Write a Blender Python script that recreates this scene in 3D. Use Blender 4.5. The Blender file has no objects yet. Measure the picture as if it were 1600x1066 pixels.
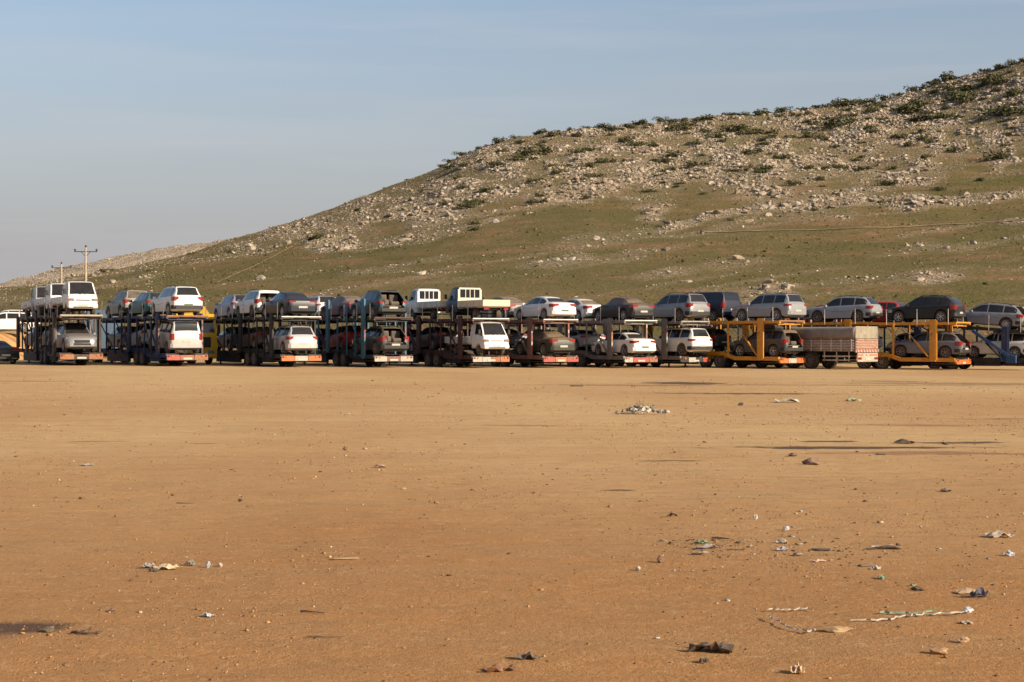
import bpy, math, random
import numpy as np
from mathutils import Vector, Matrix

R = math.radians
random.seed(7)
rng = np.random.default_rng(11)
SC = bpy.context.scene
COL = SC.collection

# ------------------------------------------------------------------ camera, sky, sun, exposure
F, CX, HY, CZ = 2500.0, 800.0, 533.0, 1.6           # focal length and centre in photo pixels, eye height
cam = bpy.data.cameras.new("camera")
cam.sensor_width = 36.0
cam.lens = 36.0 * F / 1600.0
cam.clip_end = 20000.0
camo = bpy.data.objects.new("camera", cam)
camo.location = (0, 0, CZ)
camo.rotation_euler = (R(90), 0, 0)
COL.objects.link(camo)
SC.camera = camo

SUN_EL, SUN_AZ = R(23.0), math.atan2(0.845, -0.535)    # azimuth from +Y towards +X
world = bpy.data.worlds.new("World")
SC.world = world
world.use_nodes = True
wn, wl = world.node_tree.nodes, world.node_tree.links
wn.clear()
sky = wn.new("ShaderNodeTexSky")
sky.sky_type = 'NISHITA'
sky.sun_disc = False
sky.sun_elevation = SUN_EL
sky.sun_rotation = SUN_AZ
sky.altitude = 300
sky.air_density = 1.0
sky.dust_density = 1.2
sky.ozone_density = 1.2
bg = wn.new("ShaderNodeBackground")
bg.inputs['Strength'].default_value = 0.10
wo = wn.new("ShaderNodeOutputWorld")
# thin high cloud veil, all round the sky
tc = wn.new("ShaderNodeTexCoord")
mp = wn.new("ShaderNodeMapping")
mp.inputs['Scale'].default_value = (1.5, 1.5, 22.0)
mp.inputs['Rotation'].default_value = (0.0, 0.05, 0.0)
nz = wn.new("ShaderNodeTexNoise")
nz.inputs['Scale'].default_value = 2.2
nz.inputs['Detail'].default_value = 6
nz.inputs['Roughness'].default_value = 0.55
rp = wn.new("ShaderNodeValToRGB")
rp.color_ramp.elements[0].position = 0.48
rp.color_ramp.elements[0].color = (0, 0, 0, 1)
rp.color_ramp.elements[1].position = 0.78
rp.color_ramp.elements[1].color = (0.30, 0.30, 0.30, 1)
mx = wn.new("ShaderNodeMixRGB")
mx.inputs['Color2'].default_value = (2.98, 2.84, 2.90, 1)
wl.new(tc.outputs['Generated'], mp.inputs['Vector'])
wl.new(mp.outputs['Vector'], nz.inputs['Vector'])
wl.new(nz.outputs['Fac'], rp.inputs['Fac'])
# haze thickens evenly towards the horizon all round
sxw = wn.new("ShaderNodeSeparateXYZ"); wl.new(tc.outputs['Generated'], sxw.inputs[0])
hzr = wn.new("ShaderNodeMapRange"); hzr.inputs['From Min'].default_value = 0.05; hzr.inputs['From Max'].default_value = 0.26
hzr.inputs['To Min'].default_value = 0.97; hzr.inputs['To Max'].default_value = 0.0
wl.new(sxw.outputs['Z'], hzr.inputs['Value'])
had = wn.new("ShaderNodeMath"); had.operation = 'ADD'; had.use_clamp = True
wl.new(hzr.outputs['Result'], had.inputs[0]); had.inputs[1].default_value = 0.0
wl.new(had.outputs[0], mx.inputs['Fac'])
wl.new(sky.outputs['Color'], mx.inputs['Color1'])
mx2 = wn.new("ShaderNodeMixRGB"); mx2.inputs['Color2'].default_value = (4.3, 4.25, 4.4, 1)
wl.new(rp.outputs['Color'], mx2.inputs['Fac']); wl.new(mx.outputs['Color'], mx2.inputs['Color1'])
wl.new(mx2.outputs['Color'], bg.inputs['Color'])
wl.new(bg.outputs['Background'], wo.inputs['Surface'])

sl = bpy.data.lights.new("sun", 'SUN')
sl.energy = 5.0
sl.angle = R(0.5)
sl.color = (1.0, 0.84, 0.64)
so = bpy.data.objects.new("sun", sl)
sdir = Vector((math.sin(SUN_AZ) * math.cos(SUN_EL), math.cos(SUN_AZ) * math.cos(SUN_EL), math.sin(SUN_EL)))
so.rotation_euler = sdir.to_track_quat('Z', 'Y').to_euler()
so.location = (40, -30, 40)
COL.objects.link(so)

vs = SC.view_settings
vs.view_transform = 'Standard'
vs.look = 'None'
vs.exposure = 0.5
vs.gamma = 1.0
vs.use_curve_mapping = False
try:
    SC.cycles.use_denoising = True
    SC.cycles.max_bounces = 5
    SC.cycles.diffuse_bounces = 3
except Exception:
    pass

# ------------------------------------------------------------------ helpers
def at(px, d):
    return (px - CX) / F * d

def tag(o, label=None, cat=None, group=None, kind=None):
    if label: o["label"] = label
    if cat: o["category"] = cat
    if group: o["group"] = group
    if kind: o["kind"] = kind
    return o

def hsh(ix, iy, s):
    n = (ix.astype(np.int64) * 374761393 + iy.astype(np.int64) * 668265263 + s * 69069) & 0xffffffff
    n = ((n ^ (n >> 13)) * 1274126177) & 0xffffffff
    n = n ^ (n >> 16)
    return (n & 0xffff) / 65535.0

def vnoise(x, y, s=0):
    x = np.asarray(x, float); y = np.asarray(y, float)
    ix = np.floor(x); iy = np.floor(y)
    fx = x - ix; fy = y - iy
    fx = fx * fx * (3 - 2 * fx); fy = fy * fy * (3 - 2 * fy)
    a = hsh(ix, iy, s); b = hsh(ix + 1, iy, s); c = hsh(ix, iy + 1, s); d = hsh(ix + 1, iy + 1, s)
    return (a + (b - a) * fx) * (1 - fy) + (c + (d - c) * fx) * fy

def fbm(x, y, s=0, o=4):
    v = 0; a = 0.5; t = 0
    for k in range(o):
        v = v + a * vnoise(x * 2 ** k, y * 2 ** k, s + k * 17); t += a; a *= 0.5
    return v / t

def sstep(a, b, x):
    t = np.clip((np.asarray(x, float) - a) / (b - a), 0, 1)
    return t * t * (3 - 2 * t)

def pchip(xk, yk, x):
    xk = np.asarray(xk, float); yk = np.asarray(yk, float)
    h = np.diff(xk); d = np.diff(yk) / h
    m = np.zeros(len(xk)); m[0] = d[0]; m[-1] = d[-1]
    for i in range(1, len(xk) - 1):
        if d[i - 1] * d[i] > 0:
            w1 = 2 * h[i] + h[i - 1]; w2 = h[i] + 2 * h[i - 1]
            m[i] = (w1 + w2) / (w1 / d[i - 1] + w2 / d[i])
    x = np.clip(np.asarray(x, float), xk[0], xk[-1])
    i = np.clip(np.searchsorted(xk, x) - 1, 0, len(xk) - 2)
    t = (x - xk[i]) / h[i]
    return ((2 * t**3 - 3 * t**2 + 1) * yk[i] + (t**3 - 2 * t**2 + t) * h[i] * m[i]
            + (-2 * t**3 + 3 * t**2) * yk[i + 1] + (t**3 - t**2) * h[i] * m[i + 1])

def mesh(name, v, f, mats=(), smooth=None, fm=None):
    me = bpy.data.meshes.new(name)
    me.from_pydata([tuple(p) for p in v], [], f)
    for m in mats: me.materials.append(m)
    if fm is not None: me.polygons.foreach_set('material_index', fm)
    if smooth is not None:
        me.polygons.foreach_set('use_smooth', [True] * len(me.polygons))
        if smooth > 0: me.set_sharp_from_angle(angle=R(smooth))
    me.update()
    return me

def link(name, me, parent=None, mat=None, loc=None, rot=None, scale=None):
    o = bpy.data.objects.new(name, me)
    COL.objects.link(o)
    if parent is not None: o.parent = parent
    if mat is not None and me is not None:
        if not me.materials: me.materials.append(mat)
        if me.materials[0] is not mat:
            o.material_slots[0].link = 'OBJECT'
            o.material_slots[0].material = mat
    if loc is not None: o.location = loc
    if rot is not None: o.rotation_euler = rot
    if scale is not None: o.scale = scale
    return o

def empty(name, loc, rz=0):
    o = bpy.data.objects.new(name, None)
    o.empty_display_size = 0.2
    COL.objects.link(o)
    o.location = loc
    o.rotation_euler = (0, 0, rz)
    return o

def fast_mesh(name, V, T):
    """V (n,3), T (m,3) numpy -> mesh"""
    me = bpy.data.meshes.new(name)
    me.vertices.add(len(V)); me.vertices.foreach_set('co', np.asarray(V, np.float32).ravel())
    n = T.shape[1]
    me.loops.add(T.size); me.loops.foreach_set('vertex_index', T.astype(np.int32).ravel())
    me.polygons.add(len(T))
    me.polygons.foreach_set('loop_start', np.arange(0, T.size, n, dtype=np.int32))
    me.update(calc_edges=True)
    return me

class MB:
    def __init__(s): s.v = []; s.f = []; s.m = []
    def add(s, v, f, m=0):
        b = len(s.v); s.v += [tuple(p) for p in v]
        s.f += [tuple(i + b for i in q) for q in f]; s.m += [m] * len(f)
        return s
    def box(s, x0, x1, y0, y1, z0, z1, m=0, M=None, bev=0.0):
        if bev > 0:
            b = min(bev, (x1 - x0) / 3, (y1 - y0) / 3, (z1 - z0) / 3)
            v = []
            for z, i in ((z0, b), (z0 + b, 0), (z1 - b, 0), (z1, b)):
                v += [(x0 + i + (b if i == 0 else 0), y0 + i, z), (x1 - i - (b if i == 0 else 0), y0 + i, z), (x1 - i, y0 + i + (b if i == 0 else 0), z), (x1 - i, y1 - i - (b if i == 0 else 0), z),
                      (x1 - i - (b if i == 0 else 0), y1 - i, z), (x0 + i + (b if i == 0 else 0), y1 - i, z), (x0 + i, y1 - i - (b if i == 0 else 0), z), (x0 + i, y0 + i + (b if i == 0 else 0), z)]
            f = [tuple(range(7, -1, -1)), tuple(range(24, 32))]
            for r in range(3):
                for k in range(8):
                    f.append((r * 8 + k, r * 8 + (k + 1) % 8, (r + 1) * 8 + (k + 1) % 8, (r + 1) * 8 + k))
        else:
            v = [(x0, y0, z0), (x1, y0, z0), (x1, y1, z0), (x0, y1, z0), (x0, y0, z1), (x1, y0, z1), (x1, y1, z1), (x0, y1, z1)]
            f = [(3, 2, 1, 0), (4, 5, 6, 7), (0, 1, 5, 4), (1, 2, 6, 5), (2, 3, 7, 6), (3, 0, 4, 7)]
        if M is not None: v = [M @ Vector(p) for p in v]
        return s.add(v, f, m)
    def tube(s, a, b, r, n=8, r2=None, m=0):
        a = Vector(a); b = Vector(b); r2 = r if r2 is None else r2
        d = (b - a).normalized()
        u = d.orthogonal().normalized(); w = d.cross(u)
        v = []
        for p, q in ((a, r), (b, r2)):
            for k in range(n):
                t = 2 * math.pi * k / n
                v.append(p + (u * math.cos(t) + w * math.sin(t)) * q)
        f = [(k, (k + 1) % n, n + (k + 1) % n, n + k) for k in range(n)] + [tuple(range(n - 1, -1, -1)), tuple(range(n, 2 * n))]
        return s.add(v, f, m)
    def path(s, pts, r, n=6, m=0):
        for a, b in zip(pts[:-1], pts[1:]): s.tube(a, b, r, n, m=m)
        return s
    def prism_xz(s, poly, y0, y1, m=0):
        n = len(poly)
        v = [(x, y0, z) for x, z in poly] + [(x, y1, z) for x, z in poly]
        f = [(k, (k + 1) % n, n + (k + 1) % n, n + k) for k in range(n)] + [tuple(range(n - 1, -1, -1)), tuple(range(n, 2 * n))]
        return s.add(v, f, m)
    def prism_xy(s, poly, z0, z1, m=0):
        n = len(poly)
        v = [(x, y, z0) for x, y in poly] + [(x, y, z1) for x, y in poly]
        f = [(k, (k + 1) % n, n + (k + 1) % n, n + k) for k in range(n)] + [tuple(range(n - 1, -1, -1)), tuple(range(n, 2 * n))]
        return s.add(v, f, m)
    def strip(s, prof, y0, y1, th, m=0):
        return s.prism_xz([(x, z) for x, z in prof] + [(x, z - th) for x, z in reversed(prof)], y0, y1, m)
    def lathe_y(s, prof, n=20, m=0, close=True):
        """prof: (y, r) pairs round the local Y axis"""
        v = []; k = len(prof)
        for j in range(n):
            t = 2 * math.pi * j / n
            v += [(r * math.cos(t), y, r * math.sin(t)) for y, r in prof]
        f = []
        for j in range(n):
            a = j * k; b = ((j + 1) % n) * k
            for i in range(k - 1): f.append((a + i, b + i, b + i + 1, a + i + 1))
        return s.add(v, f, m)
    def me(s, name, mats=(), smooth=None):
        me = mesh(name, s.v, s.f, mats, smooth, s.m)
        import bmesh as _b
        bm = _b.new(); bm.from_mesh(me); _b.ops.recalc_face_normals(bm, faces=bm.faces); bm.to_mesh(me); bm.free()
        return me
    def obj(s, name, mat, parent=None, smooth=None):
        return link(name, s.me(name, (mat,), smooth), parent)

# ------------------------------------------------------------------ materials
def nodes(name):
    m = bpy.data.materials.new(name); m.use_nodes = True
    n, l = m.node_tree.nodes, m.node_tree.links
    return m, n, l, n['Principled BSDF']

def mixc(n, l, fac, a, b):
    x = n.new('ShaderNodeMixRGB')
    for sock, val in ((x.inputs['Fac'], fac), (x.inputs['Color1'], a), (x.inputs['Color2'], b)):
        if hasattr(val, 'links'): l.new(val, sock)
        elif isinstance(val, (int, float)): sock.default_value = val
        else: sock.default_value = (*val, 1) if len(val) == 3 else val
    return x.outputs['Color']

def noise(n, l, vec, scale, detail=4, rough=0.55, lo=0.35, hi=0.65, mapping=None):
    t = n.new('ShaderNodeTexNoise')
    t.inputs['Scale'].default_value = scale
    t.inputs['Detail'].default_value = detail
    t.inputs['Roughness'].default_value = rough
    if mapping is not None:
        mpn = n.new('ShaderNodeMapping'); mpn.inputs['Scale'].default_value = mapping[0]
        if len(mapping) > 1: mpn.inputs['Rotation'].default_value = mapping[1]
        l.new(vec, mpn.inputs['Vector']); vec = mpn.outputs['Vector']
    l.new(vec, t.inputs['Vector'])
    if lo is None: return t.outputs['Fac']
    r = n.new('ShaderNodeMapRange')
    r.inputs['From Min'].default_value = lo; r.inputs['From Max'].default_value = hi
    l.new(t.outputs['Fac'], r.inputs['Value'])
    return r.outputs['Result']

def math_(n, l, op, a, b=None, clamp=False):
    x = n.new('ShaderNodeMath'); x.operation = op; x.use_clamp = clamp
    for i, val in enumerate((a, b)):
        if val is None: continue
        if hasattr(val, 'links'): l.new(val, x.inputs[i])
        else: x.inputs[i].default_value = val
    return x.outputs[0]

def bump(n, l, p, h, strength, dist=0.02):
    b = n.new('ShaderNodeBump'); b.inputs['Strength'].default_value = strength; b.inputs['Distance'].default_value = dist
    l.new(h, b.inputs['Height']); l.new(b.outputs['Normal'], p.inputs['Normal'])

DUST = (0.34, 0.235, 0.14)
def surf(name, col, rough=0.55, metal=0.0, var=0.15, scale=4.0, dust=0.0, coat=0.0, side=0.25, rust=0.0, spec=0.5):
    """a plain surface with uneven colour and dust that lies on what faces up"""
    m, n, l, p = nodes(name)
    tcn = n.new('ShaderNodeTexCoord'); obj = tcn.outputs['Object']
    a = noise(n, l, obj, scale, 5)
    c = mixc(n, l, a, tuple(x * (1 - var) for x in col), tuple(min(1, x * (1 + var)) for x in col))
    rr = rough
    if rust > 0:
        rm = noise(n, l, obj, 3.1, 8, 0.7, 0.62 - 0.22 * rust, 0.72 - 0.2 * rust)
        c = mixc(n, l, math_(n, l, 'MULTIPLY', rm, 0.85, True), c, (0.16, 0.065, 0.03))
    if dust > 0:
        g = n.new('ShaderNodeNewGeometry'); sx = n.new('ShaderNodeSeparateXYZ')
        l.new(g.outputs['Normal'], sx.inputs[0])
        up = n.new('ShaderNodeMapRange'); up.inputs['From Min'].default_value = 0.22; up.inputs['From Max'].default_value = 0.9
        up.inputs['To Min'].default_value = side; up.inputs['To Max'].default_value = 1.0
        l.new(sx.outputs['Z'], up.inputs['Value'])
        dn = noise(n, l, obj, 2.3, 6, 0.6, 0.2, 0.75)
        fac = math_(n, l, 'MULTIPLY', math_(n, l, 'MULTIPLY', up.outputs['Result'], dn), dust, True)
        c = mixc(n, l, fac, c, DUST)
        rf = n.new('ShaderNodeMapRange'); rf.inputs['To Min'].default_value = rough; rf.inputs['To Max'].default_value = 0.9
        l.new(fac, rf.inputs['Value']); l.new(rf.outputs['Result'], p.inputs['Roughness'])
    else:
        p.inputs['Roughness'].default_value = rr
    l.new(c, p.inputs['Base Color'])
    p.inputs['Metallic'].default_value = metal
    p.inputs['Specular IOR Level'].default_value = spec
    if coat: p.inputs['Coat Weight'].default_value = coat; p.inputs['Coat Roughness'].default_value = 0.12
    return m

_paint = {}
def paint(col, dust=0.45, metal=0.0, rough=0.34):
    k = (col, dust, metal)
    if k not in _paint:
        _paint[k] = surf('car_paint', col, rough, metal, 0.05, 3.0, dust * .85, 0.0, 0.07, spec=.28)
    return _paint[k]

WHITE = (0.72, 0.70, 0.66); SILVER = (0.27, 0.27, 0.275); GREY = (0.20, 0.20, 0.205); DGREY = (0.07, 0.072, 0.078)
BLACK = (0.016, 0.016, 0.018); NAVY = (0.022, 0.03, 0.07); RED = (0.30, 0.016, 0.016); TEAL = (0.03, 0.13, 0.14)
MAROON = (0.09, 0.02, 0.025); BROWN = (0.10, 0.065, 0.042); SKYB = (0.06, 0.10, 0.15); GREEN = (0.035, 0.05, 0.04)

M_glass = surf('window_glass', (0.012, 0.014, 0.017), 0.07, 0, 0.1, 3, 0.12, 0, 0.15)
M_glassd = surf('dusty_glass', (0.03, 0.028, 0.025), 0.25, 0, 0.1, 3, 0.8, 0, 0.10)
M_tyre = surf('tyre_rubber', (0.022, 0.021, 0.02), 0.85, 0, 0.2, 8, 0.55, 0, 0.4)
M_rim = surf('alloy_rim', (0.42, 0.41, 0.40), 0.35, 0.7, 0.1, 6, 0.4)
M_steelrim = surf('steel_rim', (0.22, 0.17, 0.13), 0.6, 0.2, 0.2, 6, 0.5)
M_black = surf('black_plastic', (0.016, 0.016, 0.016), 0.65, 0, 0.2, 5, 0.2, side=.1)
M_under = surf('underbody', (0.014, 0.013, 0.012), 0.9, 0, 0.2, 5)
M_tail = surf('tail_lens', (0.24, 0.012, 0.012), 0.2, 0, 0.1, 8, 0.2)
M_head = surf('head_lens', (0.30, 0.31, 0.33), 0.1, 0.4, 0.5, 14, 0.1)
M_amber = surf('amber_lens', (0.62, 0.18, 0.02), 0.3, 0, 0.1, 8, 0.2)
M_plate = surf('number_plate', (0.42, 0.40, 0.34), 0.5, 0, 0.12, 14, 0.3)
M_plateg = surf('green_plate', (0.05, 0.10, 0.055), 0.5, 0, 0.12, 14, 0.3)
M_int = surf('cabin_trim', (0.075, 0.066, 0.058), 0.9, 0, 0.35, 5, 0.6)
M_orange = surf('orange_marker', (0.44, 0.125, 0.025), 0.5, 0, 0.12, 5, 0.35)
M_white = surf('white_marker', (0.38, 0.34, 0.28), 0.5, 0, 0.12, 5, 0.35)
M_redm = surf('red_marker', (0.34, 0.05, 0.035), 0.5, 0, 0.12, 5, 0.35)
M_chrome = surf('bare_metal', (0.45, 0.42, 0.38), 0.35, 0.8, 0.15, 5, 0.3)
M_wood = surf('old_wood', (0.30, 0.21, 0.12), 0.85, 0, 0.25, 6)

# ------------------------------------------------------------------ ground
def gz(x, y):
    x = np.asarray(x, float); y = np.asarray(y, float)
    s = sstep(5, 85, y)
    z = -0.0072 * np.clip(x, -70, 70) * s
    z = z + 0.05 * (fbm(x * 0.11, y * 0.11, 3, 3) - 0.5) * sstep(3, 12, y) * (1 - sstep(84, 90, y))
    z = z + 0.035 * (fbm(x * 0.9, y * 0.9, 5, 4) - 0.5) * (1 - sstep(40, 80, y))
    z = z + 0.016 * (fbm(x * 3.3, y * 3.3, 9, 2) - 0.5) * (1 - sstep(16, 30, y))
    return z

def gz1(x, y): return float(gz(np.array([x]), np.array([y]))[0])

def ground_at(px, py):
    d = F * CZ / (py - HY)
    for _ in range(6):
        x = at(px, d); d = F * (CZ - gz1(x, d)) / (py - HY)
    return at(px, d), d

m_ground, n, l, p = nodes('dry_earth')
geo = n.new('ShaderNodeNewGeometry'); P = geo.outputs['Position']
sep = n.new('ShaderNodeSeparateXYZ'); l.new(P, sep.inputs[0])
big = noise(n, l, P, 0.09, 5, 0.55, 0.38, 0.62, ((1, 0.45, 1),))
mid = noise(n, l, P, 0.9, 6, 0.6, 0.3, 0.7, ((0.7, 1.6, 1),))
trk = noise(n, l, P, 1.0, 5, 0.6, 0.42, 0.66, ((0.10, 1.1, 1), (0, 0, R(5))))
fine = noise(n, l, P, 26, 5, 0.65, 0.3, 0.72)
grit = noise(n, l, P, 90, 3, 0.6, 0.35, 0.7)
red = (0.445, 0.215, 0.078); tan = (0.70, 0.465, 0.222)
# redder soil near, paler far: packed dust plus grazing-angle lightness put into the colour
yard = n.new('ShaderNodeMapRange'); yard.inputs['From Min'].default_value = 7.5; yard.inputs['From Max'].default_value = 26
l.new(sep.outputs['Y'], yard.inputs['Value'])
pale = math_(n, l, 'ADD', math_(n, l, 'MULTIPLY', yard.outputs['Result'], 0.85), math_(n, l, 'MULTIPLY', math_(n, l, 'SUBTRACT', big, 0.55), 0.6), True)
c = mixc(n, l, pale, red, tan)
c = mixc(n, l, math_(n, l, 'MULTIPLY', mid, 0.26), c, (0.45, 0.235, 0.09))
c = mixc(n, l, math_(n, l, 'MULTIPLY', trk, 0.26), c, (0.40, 0.26, 0.135))
trk2 = noise(n, l, P, 1.0, 6, 0.62, 0.46, 0.68, ((0.16, 0.42, 1), (0, 0, R(-24))))
c = mixc(n, l, math_(n, l, 'MULTIPLY', math_(n, l, 'MULTIPLY', trk2, pale), 0.34), c, (0.74, 0.53, 0.28))
trk3 = noise(n, l, P, 1.0, 5, 0.6, 0.55, 0.68, ((0.16, 3.4, 1), (0, 0, R(9))))
c = mixc(n, l, math_(n, l, 'MULTIPLY', trk3, 0.30), c, (0.33, 0.185, 0.085))
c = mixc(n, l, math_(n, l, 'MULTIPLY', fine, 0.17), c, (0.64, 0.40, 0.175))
c = mixc(n, l, math_(n, l, 'MULTIPLY', math_(n, l, 'SUBTRACT', 1, grit, True), 0.26), c, (0.22, 0.10, 0.04))
pat = noise(n, l, P, 4.5, 9, 0.78, 0.49, 0.66, ((0.6, 1, 1),))
c = mixc(n, l, math_(n, l, 'MULTIPLY', pat, 0.45), c, (0.30, 0.165, 0.07))
spk = noise(n, l, P, 15, 4, 0.8, 0.60, 0.68)
c = mixc(n, l, math_(n, l, 'MULTIPLY', spk, 0.45), c, (0.20, 0.105, 0.045))
pale_fleck = noise(n, l, P, 9, 7, 0.8, 0.54, 0.66)  # randomly scattered paler flecks in the soil
c = mixc(n, l, math_(n, l, 'MULTIPLY', pale_fleck, 0.38), c, (0.70, 0.49, 0.26))
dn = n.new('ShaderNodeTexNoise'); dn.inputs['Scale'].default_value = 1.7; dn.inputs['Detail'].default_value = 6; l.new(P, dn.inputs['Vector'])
# oil and damp stains, plus a dark patch at lower left, on the yard: photo spot, half width, half depth (m), darkness, colour
DARK_SPOTS = [((1068, 599), 1.9, 2.6, .9, 0), ((1160, 615), 3.2, .8, .8, 0), ((975, 602), 4.0, 1.0, .45, 0), ((1330, 700), 2.2, .34, .9, 0), ((1500, 692), 1.5, .30, .85, 0), ((1290, 690), .6, .25, .85, 0),
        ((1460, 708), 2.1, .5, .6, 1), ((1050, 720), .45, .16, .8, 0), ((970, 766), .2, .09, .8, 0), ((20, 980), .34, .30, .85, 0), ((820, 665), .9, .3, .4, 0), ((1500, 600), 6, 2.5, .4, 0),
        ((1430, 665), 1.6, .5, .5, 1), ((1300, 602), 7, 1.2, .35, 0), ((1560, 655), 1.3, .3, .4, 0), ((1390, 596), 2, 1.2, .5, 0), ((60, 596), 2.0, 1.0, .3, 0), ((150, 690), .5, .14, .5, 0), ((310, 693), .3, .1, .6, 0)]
for (pp, rx, ry, dk, kind) in DARK_SPOTS:
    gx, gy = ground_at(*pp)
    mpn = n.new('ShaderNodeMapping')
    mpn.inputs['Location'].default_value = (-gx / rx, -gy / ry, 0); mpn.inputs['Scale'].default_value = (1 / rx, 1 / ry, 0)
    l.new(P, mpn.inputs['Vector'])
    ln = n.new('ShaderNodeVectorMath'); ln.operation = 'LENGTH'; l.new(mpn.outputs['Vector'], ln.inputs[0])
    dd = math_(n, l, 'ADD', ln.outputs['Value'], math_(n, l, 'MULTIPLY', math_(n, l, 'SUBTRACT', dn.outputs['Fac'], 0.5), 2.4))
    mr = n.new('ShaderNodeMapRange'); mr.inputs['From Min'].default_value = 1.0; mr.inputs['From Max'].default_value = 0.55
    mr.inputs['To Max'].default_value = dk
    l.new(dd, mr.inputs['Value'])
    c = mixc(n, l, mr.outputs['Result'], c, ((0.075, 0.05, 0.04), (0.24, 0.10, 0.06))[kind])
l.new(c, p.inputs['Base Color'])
p.inputs['Roughness'].default_value = 0.95
p.inputs['Specular IOR Level'].default_value = 0.1
hh = math_(n, l, 'ADD', math_(n, l, 'MULTIPLY', fine, 0.6), math_(n, l, 'ADD', math_(n, l, 'MULTIPLY', mid, 0.8), math_(n, l, 'MULTIPLY', grit, 0.3)))
bump(n, l, p, math_(n, l, 'ADD', hh, math_(n, l, 'MULTIPLY', pat, .5)), 0.55, 0.024)

gy_ = np.concatenate([np.linspace(-60, 4, 18), np.geomspace(4.4, 30, 260), np.geomspace(30.4, 100, 120)[1:], np.geomspace(104, 9000, 40)])
gx_ = np.concatenate([-np.geomspace(6000, 24, 26), np.linspace(-23, 23, 300), np.geomspace(24, 6000, 26)])
X, Y = np.meshgrid(gx_, gy_)
V = np.stack([X, Y, gz(X, Y)], -1).reshape(-1, 3)
nx_, ny_ = len(gx_), len(gy_)
I = (np.arange(ny_ - 1)[:, None] * nx_ + np.arange(nx_ - 1)[None]).ravel()
me = fast_mesh('ground', V, np.stack([I, I + 1, I + nx_ + 1, I + nx_], 1))
me.materials.append(m_ground)
me.polygons.foreach_set('use_smooth', [True] * len(me.polygons))
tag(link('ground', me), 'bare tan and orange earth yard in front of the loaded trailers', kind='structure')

# ------------------------------------------------------------------ hill
YC, YF = 430.0, 122.0
SIL_U = [-900, -400, -100, 0, 50, 100, 150, 200, 250, 300, 370, 440, 500, 600, 680, 720, 760, 820, 900, 1000, 1150, 1240, 1300, 1380, 1450, 1530, 1600, 1750, 2000, 2600]
SIL_V = [533, 520, 490, 476, 466, 453, 437, 420, 409, 398, 374, 352, 331, 291, 259, 238, 221, 206, 194, 183, 168, 169, 158, 150, 132, 110, 95, 70, 45, 20]
_sx = at(np.array(SIL_U, float), YC); _sz = CZ + (HY - np.array(SIL_V, float)) / F * YC
def crest(x): return pchip(_sx, _sz, np.clip(x, _sx[0], _sx[-1]))
def sil(u): return pchip(SIL_U, SIL_V, u)

def hill0(x, y):
    yc = YC + 26 * (fbm(x * 0.012, x * 0 + 3.3, 21, 2) - 0.5) * 2
    t = (y - YF) / (yc - YF)
    tt = np.clip(t, 0, 1)
    pr = 0.60 * tt + 0.40 * tt * tt
    pr = np.where(t > 1, 1 - 0.55 * np.clip(t - 1, 0, 2) ** 1.3 * 0.8 + 0.0, pr)
    return crest(x) * pr, tt

def project(x, y, z):
    return CX + F * x / y, HY - F * (z - CZ) / y

PATCH = [(520, 385, 48, 15, 1.0), (665, 330, 85, 34, .75), (1422, 315, 46, 14, 1.2), (1205, 458, 60, 13, 1.1), (1462, 436, 46, 9, 1.0), (880, 408, 70, 14, .55), (1140, 415, 60, 8, .3),
         (780, 265, 16, 12, 1.1), (640, 375, 60, 10, .5), (740, 310, 40, 18, .5), (600, 425, 70, 9, .35), (450, 365, 60, 16, .45), (1330, 440, 60, 8, .35), (940, 375, 120, 16, .3), (1040, 430, 60, 9, .5),
         (1585, 345, 30, 8, .7), (700, 440, 80, 7, .3), (1000, 395, 70, 10, .4)]
LINES = [([1030, 1090, 1150, 1210, 1280, 1360, 1440, 1520, 1600, 1700], [361, 345, 334, 324, 317, 312, 318, 313, 303, 295], 9, 1.05),
         ([820, 880, 940, 1000, 1040], [310, 302, 293, 284, 279], 6, .8), ([705, 760, 830], [342, 334, 326], 4, .6), ([560, 640, 720, 800], [395, 372, 352, 338], 4, .5),
         ([980, 1080, 1180], [375, 366, 356], 4, .4)]
THK_U = [300, 370, 450, 560, 680, 760, 860, 960, 1060, 1160, 1260, 1360, 1460, 1600, 1900]
THK_V = [10, 18, 34, 62, 90, 105, 128, 118, 135, 168, 152, 145, 152, 160, 170]
def density(u, v):
    s = sil(u); dv = v - s
    T = np.interp(u, THK_U, THK_V)
    pn = fbm(u / 60.0, v / 22.0, 31, 3)
    core = (1 - sstep(0.72, 1.1, dv / T + (pn - 0.5) * 0.9))
    amp = np.interp(u, [300, 420, 640, 720, 900, 1600], [.12, .25, .45, .75, 1.02, 1.22])
    D = core * amp * (0.30 + 1.2 * sstep(0.36, 0.62, fbm(u / 38.0 + 9, v / 13.0, 51, 3)))
    for ku, kv, w, a in LINES:
        lv = np.interp(u, ku, kv)
        ins = sstep(ku[0] - 25, ku[0] + 15, u) * (1 - sstep(ku[-1] - 15, ku[-1] + 25, u))
        D = np.maximum(D, a * ins * (1 - sstep(0.4, 1.0, np.abs(v - lv + 8 * (pn - .5)) / w)))
    for cu, cv, ru, rv, a in PATCH:
        q = np.sqrt(((u - cu) / ru) ** 2 + ((v - cv + (u - cu) * .10) / rv) ** 2) + (pn - .5) * 0.9
        D = np.maximum(D, a * (1 - sstep(0.55, 1.05, q)))
    # thin ledges running up to the right through the grass
    led = fbm(u / 150.0 + v / 900, (v + 0.16 * u) / 9.0, 77, 3)
    D = np.maximum(D, 0.34 * sstep(0.60, 0.74, led))
    return D + 0.03

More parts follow.
